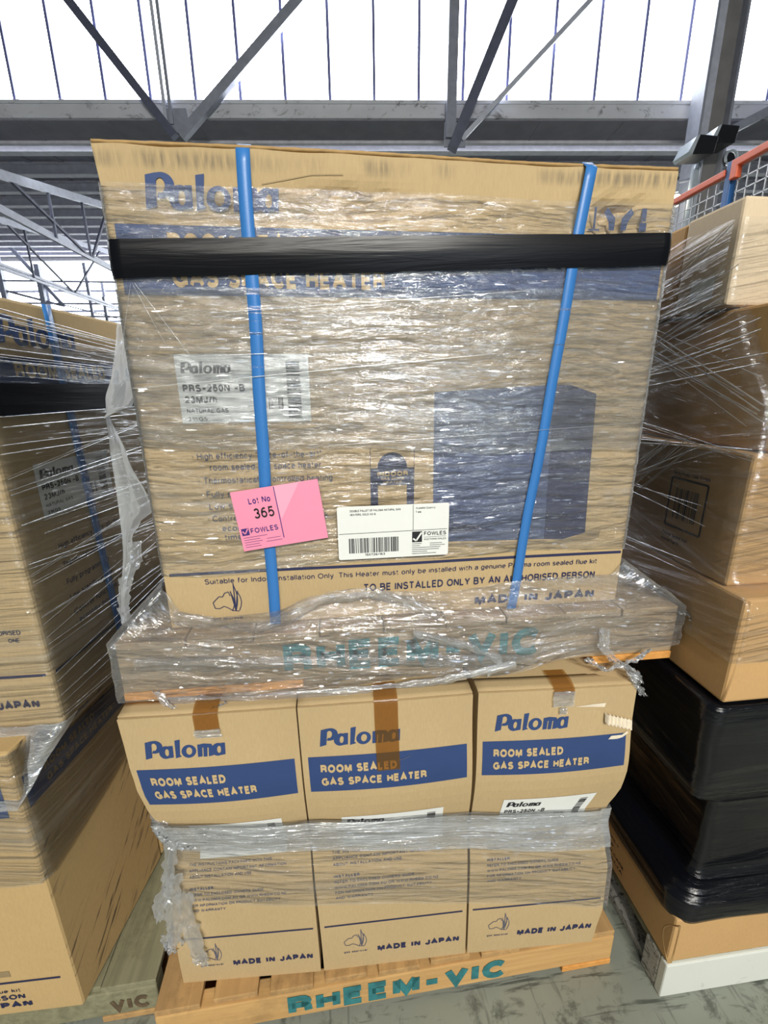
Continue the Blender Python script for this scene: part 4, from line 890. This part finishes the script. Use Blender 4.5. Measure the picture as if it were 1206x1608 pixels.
Print().barcode(.021, .013, .120, .044, 74, True, 12).build('barcode', 'black_ink', al, fa, .0007)
pr.text('150726/163', .052, .0065, .0048, .040)
pr.rect(.147, .030, .167, .0525).text('FOWLES', .171, .0435, .008, .045, .02).text('AUCTIONS+SALES', .171, .0335, .0038, .045, .01).line([(.171, .040), (.216, .0405)], .0006)
for i, (a, b) in enumerate(((.147, .166), (.147, .163), (.147, .205), (.147, .202), (.147, .178), (.147, .196))): pr.rect(a, .0262-i*.0042, b, .0272-i*.0042)
pr.rect(.183, .0262, .208, .0272).rect(.183, .0220, .214, .0230)
pr.build('label_print', 'black_ink', al, fa, .0007)
Print().line([(.149, .038), (.155, .033), (.166, .050)], .0034).build('tick_mark', 'label', al, fa, .0010)

# ================================================================== LEFT STACK
D9 = Vector((math.sin(R(9)), math.cos(R(9)), 0)); XN = Vector((-1, .02, 0)).normalized(); UP = Vector((0, 0, 1))
def skew_carton(label, corner, side, front, h, mat, group=None, name='heater_carton'):
    c = Vector(corner); t = thing(name, c, label, 'box', group)
    P = lambda u, v, k: c+XN*front*(1-u)+D9*side*k+UP*h*v
    link('carton_body', carton_mesh(P, 2, 2, 2), mat, t, bevel=.006)
    return t, plane_face(c, D9, UP), plane_face(c+XN*front, -XN, UP)
WF = .83
t, sf, ff = skew_carton('bottom heater carton of the left stack, picture of a heater on its front', (-.635, .742, .118), .342, WF, .727, 'card_rub', 'cartons of the left stack')
H = .727
Print().rect(.012, .80*H, .334, .905*H).build('title_band', 'ink', t, sf); Print().text('ROOM SEALED', .06, .86*H, .017, .15, .035).text('GAS SPACE HEATER', .06, .82*H, .017, .21, .035).build('band_lettering', 'shadow_ink', t, sf, .002)
Print().logo(.05, .925*H, .04, .16).build('printed_logo', 'ink', t, sf)
Print().rect(.02, .79*H, WF-.03, .90*H).build('title_band', 'ink', t, ff)
Print().rect(.02, .145*H, WF-.03, .153*H).build('printed_line', 'navy', t, ff)
Print().poly([(.30, .18*H), (.57, .175*H), (.60, .185*H), (.625, .20*H), (.60, .50*H), (.28, .52*H)]).build('heater_picture', 'mid_ink', t, ff)
Print().poly([(.625, .20*H), (.70, .20*H), (.70, .175*H), (.61, .178*H)]).build('heater_shadow_picture', 'shadow_ink', t, ff, .0008)
Print().text('installed with a genuine room sealed flue kit', .34, .105*H, .011, .37, .01).text('BY AN AUTHORISED PERSON', .36, .072*H, .016, .355, .03).text('MADE IN JAPAN', .46, .035*H, .019, .265, .05).build('origin_lettering', 'navy', t, ff)
t, sf, ff = skew_carton('second bottom carton of the left stack, just behind the front one', tuple(Vector((-.635, .742, .118))+D9*.346), .342, WF, .727, 'card_rub', 'cartons of the left stack')
Print().rect(.012, .80*H, .334, .905*H).build('title_band', 'ink', t, sf)
c0 = Vector((-.566, .801, .85))
t, sf, ff = skew_carton('upper heater carton of the left stack with white label on its side', c0, .92, .345, .802, 'card', 'cartons of the left stack')
Z = lambda z: z-.85
sb = lambda u, v, off=0: sf(u, v-.85, off)
Print().rect(.03, 1.455, .88, 1.555).build('title_band', 'ink', t, sb); Print().text('ROOM SEALED', .075, 1.520, .028, .24, .035).text('GAS SPACE HEATER', .075, 1.475, .028, .33, .035).build('band_lettering', 'knock', t, sb, .002)
Print().logo(.055, 1.575, .05, .19).build('printed_logo', 'ink', t, sb)
lb = Print().rect(.066, 1.263, .272, 1.367).build('shipping_label', 'label', t, sb, .0014)
Print().logo(.075, 1.338, .018, .09).text('PRS-250N -B', .075, 1.316, .012, .096, .035).text('23MJ/h', .075, 1.298, .0115, .052, .035).text('NATURAL GAS', .075, 1.283, .007, .07).text('31KGS', .075, 1.270, .0065, .032)\
   .build('label_print', 'black_ink', lb, sb, .0022)
Print().barcode(.232, 1.272, .255, 1.356, 46, False, 8).build('barcode', 'black_ink', lb, sb, .0022); Print().barcode(.196, 1.282, .222, 1.305, 22, True, 6).build('barcode', 'black_ink', lb, sb, .0022)
p = Print()
for s, x, z, w_ in [('High efficiency state-of-the-art', .075, 1.195, .22), ('Thermostatically controlled heating', .075, 1.155, .24), ('Fully programmable', .075, 1.118, .14), ('Low standby power', .075, 1.085, .145), ('Control functions', .075, 1.05, .15), ('economy mode', .085, 1.028, .12)]: p.text('• '+s, x, z, .0125, w_, .012)
p.build('feature_text', 'navy', t, sb)
Print().rect(.01, .965, .90, .971).build('printed_line', 'navy', t, sb); Print().rect(.0, .965, .335, .971).build('printed_line', 'navy', t, lambda u, v, o=0: ff(u, v-.85, o))
Print().text('MADE IN JAPAN', .125, .895, .019, .185, .05).build('origin_lettering', 'navy', t, lambda u, v, o=0: ff(u, v-.85, o))
Print().text('AUTHORISED', .24, 1.058, .010, .07).text('ONE', .285, 1.042, .009, .02).build('notice_text', 'navy', t, lambda u, v, o=0: ff(u, v-.85, o))
# strap, band and wrap of the left stack
st = thing('plastic_strap', c0+D9*.2, 'blue strap down the side of the left stack beside its white label', 'strap')
def lside(s, z, off=.004): return c0+D9*s+Vector((D9.y, -D9.x, 0))*off+Vector((0, 0, z-.85))
bm = bmesh.new(); sheet(bm, lambda a, b: lside(.165+.03*(1-b)+.020*a, .86+.795*b, .005), 1, 30); r = bmesh.ops.extrude_face_region(bm, geom=bm.faces[:]); bmesh.ops.translate(bm, verts=[q for q in r['geom'] if isinstance(q, bmesh.types.BMVert)], vec=(-.0015, 0, 0)); link('webbing', bm, 'strap', st)
def lpath(s, off):      # front (0..0.27) then side
    L = s*1.25
    if L < .345: return c0+XN*(.345-L)+Vector((-off*0+0, -off, 0)), L
    return c0+D9*(L-.345)+Vector((D9.y, -D9.x, 0))*off, L
bm = bmesh.new(); sheet(bm, lambda s, v: lpath(s, .008)[0]+Vector((0, 0, 1.459+.052*v-.85+.002*nz(s*9, v))), 60, 6, lambda s, v: (s*1.25, v*.05)); tag(link('black_wrap_band', bm, 'bband', smooth=True), 'black plastic band round the left stack', 'wrap')
ls = thing('stretch_wrap', c0, 'clear stretch film round the left stack, drawn in long slanting streaks', 'plastic wrap', 'clear wrap of the side stacks')
bm = bmesh.new(); sheet(bm, lambda s, v: lpath(s, .0065)[0]+Vector((0, 0, -.005+.745*v+.003*nz(s*7, 1))), 80, 60, lambda s, v: (s*1.25, v*.75+s*s*.18)); link('wrap_layer', bm, 'film_left', ls, smooth=True)
cl = Vector((-.635, .742, .118))
def lowpath(s, off):
    L = s*1.5
    if L < .83: return cl+XN*(.83-L)+Vector((0, -off, 0))
    return cl+D9*(L-.83)+Vector((D9.y, -D9.x, 0))*off
def lowfilm(s, v):
    p = lowpath(s, .007); z0 = interp([(0, .40), (.55, .40), (1, .52)], s); p.z += z0+(.727-z0)*v+.003*nz(s*9, v*3); return p
bm = bmesh.new(); sheet(bm, lowfilm, 80, 40, lambda s, v: (s*1.5, v*.33+s*.4)); link('wrap_layer', bm, 'film_left', ls, smooth=True)
def bridge(a, b):       # film spanning from the upper carton's foot to the lower carton
    p = lpath(a*.30, .008)[0]+Vector((0, 0, .01)); q = lowpath(.30+a*.25, .010)+Vector((0, 0, .60)); r_ = p.lerp(q, b); r_.z += .01*nz(a*9, b*3); return r_
bm = bmesh.new(); sheet(bm, bridge, 40, 16, lambda s, v: (s*.4, v*.15)); link('wrap_bridge', bm, 'film_thick', ls, smooth=True)

# ================================================================== RIGHT STACK
RX = .761
wp = thing('painted_pallet', (RX, .655, 0), 'white painted pallet on the floor at the lower right', 'pallet')
bm = bmesh.new(); abox(bm, RX, RX+1.15, .652, .675, .0, .118); link('front_board', bm, 'white_paint', wp, bevel=.004)
bm = bmesh.new(); abox(bm, RX, RX+.05, .675, .725, .0, .112); link('corner_block', bm, 'grubby', wp, bevel=.003)
bm = bmesh.new(); abox(bm, RX+.01, RX+.10, .675, 1.8, 0, .022); link('runner', bm, 'grubby', wp, bevel=.003)
for k in range(3):
    bm = bmesh.new(); abox(bm, RX+.06+k*.5, RX+.12+k*.5, .675, 1.8, .022, .10); link('stringer', bm, 'dirtywood', wp)
for k in range(9):
    bm = bmesh.new(); abox(bm, RX+.005+k*.128, RX+.11+k*.128, .66, 1.8, .10, .122); link('deck_board', bm, 'dirtywood', wp)
def rect_carton(name, label, x0, y0, z0, wx, dy, h, mat, group='cartons of the right stack', bev=.006):
    t = thing(name, (x0, y0, z0), label, 'box', group); P = lambda u, v, k: Vector((x0+wx*u, y0+dy*k, z0+h*v))
    link('carton_body', carton_mesh(P, 2, 2, 2), mat, t, bevel=bev)
    return t, plane_face((x0, y0+dy, z0), (0, -1, 0), UP), plane_face((x0, y0, z0), (1, 0, 0), UP)
t, sf, ff = rect_carton('tray_carton', 'shallow brown carton tray on the white painted pallet', RX, .655, .124, 1.1, 1.1, .15, 'card2')
p = Print()
for i, (s, w_) in enumerate((('FLUE KIT', .10), ('INDOOR USE ONLY', .16), ('THIS WAY UP', .13), ('HANDLE WITH CARE', .17))): p.text(s, .72+.01*i, .115-i*.022, .010, w_, .02)
p.text('MADE IN AUSTRALIA', .66, .030, .010, .26, .02).build('side_print', 'black_ink', t, sf)
bm = bmesh.new(); sheet(bm, lambda a, b: Vector((RX+.012*a-.001, .654+.035*(1-a)*math.sin(math.pi*b)*.9-.002, .128+.13*b)), 4, 12); link('split_corner', bm, 'card_in', t)
# black wrapped load: rounded outline swept over height
bw = thing('black_wrapped_bundle', (.9, .72, .26), 'bundle wrapped in glossy black film above the white pallet', 'bundle')
prof = [(.262, -.006, -.006, .05), (.275, -.010, -.010, .05), (.315, -.006, -.006, .06), (.335, .020, .010, .05), (.345, .055, .030, .03), (.36, .065, .040, .02), (.45, .068, .042, .015), (.585, .062, .036, .015), (.605, .030, .020, .02), (.625, -.012, .012, .02), (.66, -.020, .004, .02), (.75, -.028, .000, .02), (.84, -.036, -.004, .025), (.872, -.030, .0, .03), (.876, .05, .06, .03)]
def bsec(s, v):
    n = len(prof)-1; k = v*n; i = min(n-1, int(k)); f = k-i; z, dx, dy, rr = [a+(b-a)*f for a, b in zip(prof[i], prof[i+1])]
    x0, y0, x1, y1 = RX+dx, .657+dy, RX+1.1, 1.75
    # left side from back to front, rounded corner, then the front face
    A = y1-y0-rr; Q = rr*math.pi/2; L = s*(A+Q+.9)
    if L < A: p = Vector((x0, y1-L, z))
    elif L < A+Q: a = (L-A)/rr; p = Vector((x0+rr-rr*math.cos(a), y0+rr-rr*math.sin(a), z))
    else: p = Vector((x0+rr+L-A-Q, y0, z))
    p += Vector((.003*nz(L*9, z*14, 2), .004*nz(L*7, z*16, 5), .002*nz(L*6, z*5, 8))); return p
bm = bmesh.new(); sheet(bm, bsec, 160, 84, lambda s, v: (s*2, v*.62)); link('black_film', bm, 'bwrap', bw, smooth=True)
t, sf, ff = rect_carton('brown_carton', 'brown carton with bent front flap standing on the black bundle', .752, .664, .879, .9, 1.05, .230, 'card2')
bm = bmesh.new(); sheet(bm, lambda a, b: Vector((.752+.020*a*math.sin(b*2.6), .664-.010*math.sin(a*3)+.018*(1-a), .886+.22*b)), 5, 12); link('bent_flap', bm, 'card2', t, smooth=True)
t, sf, ff = rect_carton('brown_carton', 'brown carton with a framed barcode on its side, right stack', .757, .715, 1.111, .8, .95, .262, 'card2')
o = .95
pr = Print().line([(.765, .185), (.865, .185), (.865, .075), (.765, .075), (.765, .185)], .0048)
pr.barcode(.783, .095, .848, .165, 34, True, 5).text('Factory Product Code 7743000', .766, .193, .008, .10, .02).text('Paloma Sealed Wall', .762, .050, .0085, .075, .02).text('Internal Flue Kit', .762, .036, .0085, .055, .02)
pr.build('barcode_panel', 'black_ink', t, sf)
t, sf, ff = rect_carton('brown_carton', 'dark brown carton under heavy film, second from the top at right', .785, .72, 1.376, .7, .98, .262, 'card2')
t, sf, ff = rect_carton('brown_carton', 'topmost carton at the right, nearest the camera, film reflection in its colour', RX, .847, 1.643, .7, .137, .185, 'card3')  # paler cardboard paints in the light reflected by the film
Print().rect(.04, .02, .10, .06).build('stuck_label', 'label', t, sf)
rect_carton('brown_carton', 'topmost carton at the right, tucked behind the nearest one', RX+.004, .988, 1.643, .7, .5, .182, 'card2')
rs = thing('stretch_wrap', (RX, .65, .9), 'clear stretch film over the right stack with criss-cross shiny streaks', 'plastic wrap', 'clear wrap of the side stacks')
def rsec(z):
    return interp([(.90, .742), (1.08, .742), (1.13, .748), (1.36, .748), (1.40, .750), (1.64, .752), (1.80, .752)], z), interp([(.90, .653), (1.09, .653), (1.14, .705), (1.35, .705), (1.45, .715), (1.60, .80), (1.66, .838), (1.80, .838)], z)
def rf(s, v, off=0, z0=.98, z1=1.79, slant=0):
    z = z0+(z1-z0)*v; x0, y0 = rsec(z); L = s*1.62
    if L < .9: p = Vector((x0-off, y0+.9-L, z))
    else: p = Vector((x0+L-.9, y0-off, z))
    p.x += .003*nz(L*5, z*22, 3); return p
bm = bmesh.new(); sheet(bm, lambda s, v: rf(s, v, .003), 110, 90, lambda s, v: (s*1.62, v*.8)); link('wrap_layer', bm, 'film_diag', rs, smooth=True)
bm = bmesh.new(); sheet(bm, lambda s, v: rf(s, v, .007, 1.12, 1.62), 90, 60, lambda s, v: (s*1.62+4, v*.5+3)); link('wrap_layer', bm, film('stretch_film_cross', .01, .40, .3, 3, 90, R(13), bump=.002, fres=.6, facet=.02), rs, smooth=True)

r2 = random.Random(5)
seg = [(.993, 1.679, .821, 1.759), (.994, 1.64, .812, 1.721), (.995, 1.6, .822, 1.682), (1.0, 1.58, .814, 1.648), (.985, 1.558, .739, 1.625), (.991, 1.538, .729, 1.583), (1.01, 1.622, .708, 1.50), (.991, 1.586, .695, 1.447), (.996, 1.559, .692, 1.431),
       (.983, 1.502, .715, 1.526), (.972, 1.409, .698, 1.381), (.996, 1.369, .698, 1.379), (.98, 1.246, .811, 1.39), (.995, 1.259, .843, 1.387), (1.004, 1.298, .895, 1.381), (1.005, 1.249, .76, 1.239), (.998, 1.107, .764, 1.12), (.978, 1.287, .763, 1.378)]
full = []
for q in seg:
    for k in range(3): full.append((q[0]+.25, q[1]-(q[3]-q[1])*(.25/(q[0]-q[2]))+r2.uniform(-.02, .02), q[2]+r2.uniform(0, .04), q[3]+r2.uniform(-.025, .025)))
pleats(rs, full, lambda y, z, o=0: Vector((.7405-o, y, z)), .0022)
segl = [(.073, 1.625, .344, 1.599), (.07, 1.611, .342, 1.592), (.065, 1.596, .336, 1.571), (.053, 1.554, .321, 1.543), (.049, 1.539, .317, 1.526), (.046, 1.438, .292, 1.438), (.012, 1.409, .282, 1.403), (.031, 1.339, .289, 1.388), (.014, 1.326, .281, 1.345), (.036, 1.26, .257, 1.259),
        (.08, 1.253, .253, 1.245), (.025, 1.17, .271, 1.201), (.003, 1.192, .181, 1.162), (.0, 1.151, .246, 1.154), (.0, 1.067, .244, 1.106), (.002, 1.036, .224, 1.033), (.005, .963, .211, .989), (.0, 1.085, .225, 1.081), (.002, .921, .205, .923), (.002, .891, .178, .871)]
full = []
for q in segl:
    for k in range(3 if q[1] > 1.5 else 2): d = r2.uniform(-.02, .02); full.append((max(0, q[0]-.03), q[1]+d, q[2]+.25, q[3]+d+(q[3]-q[1])*.6))
pleats(ls, full, lambda a, z, o=0: lside(a, z, .0085+o), .0020)
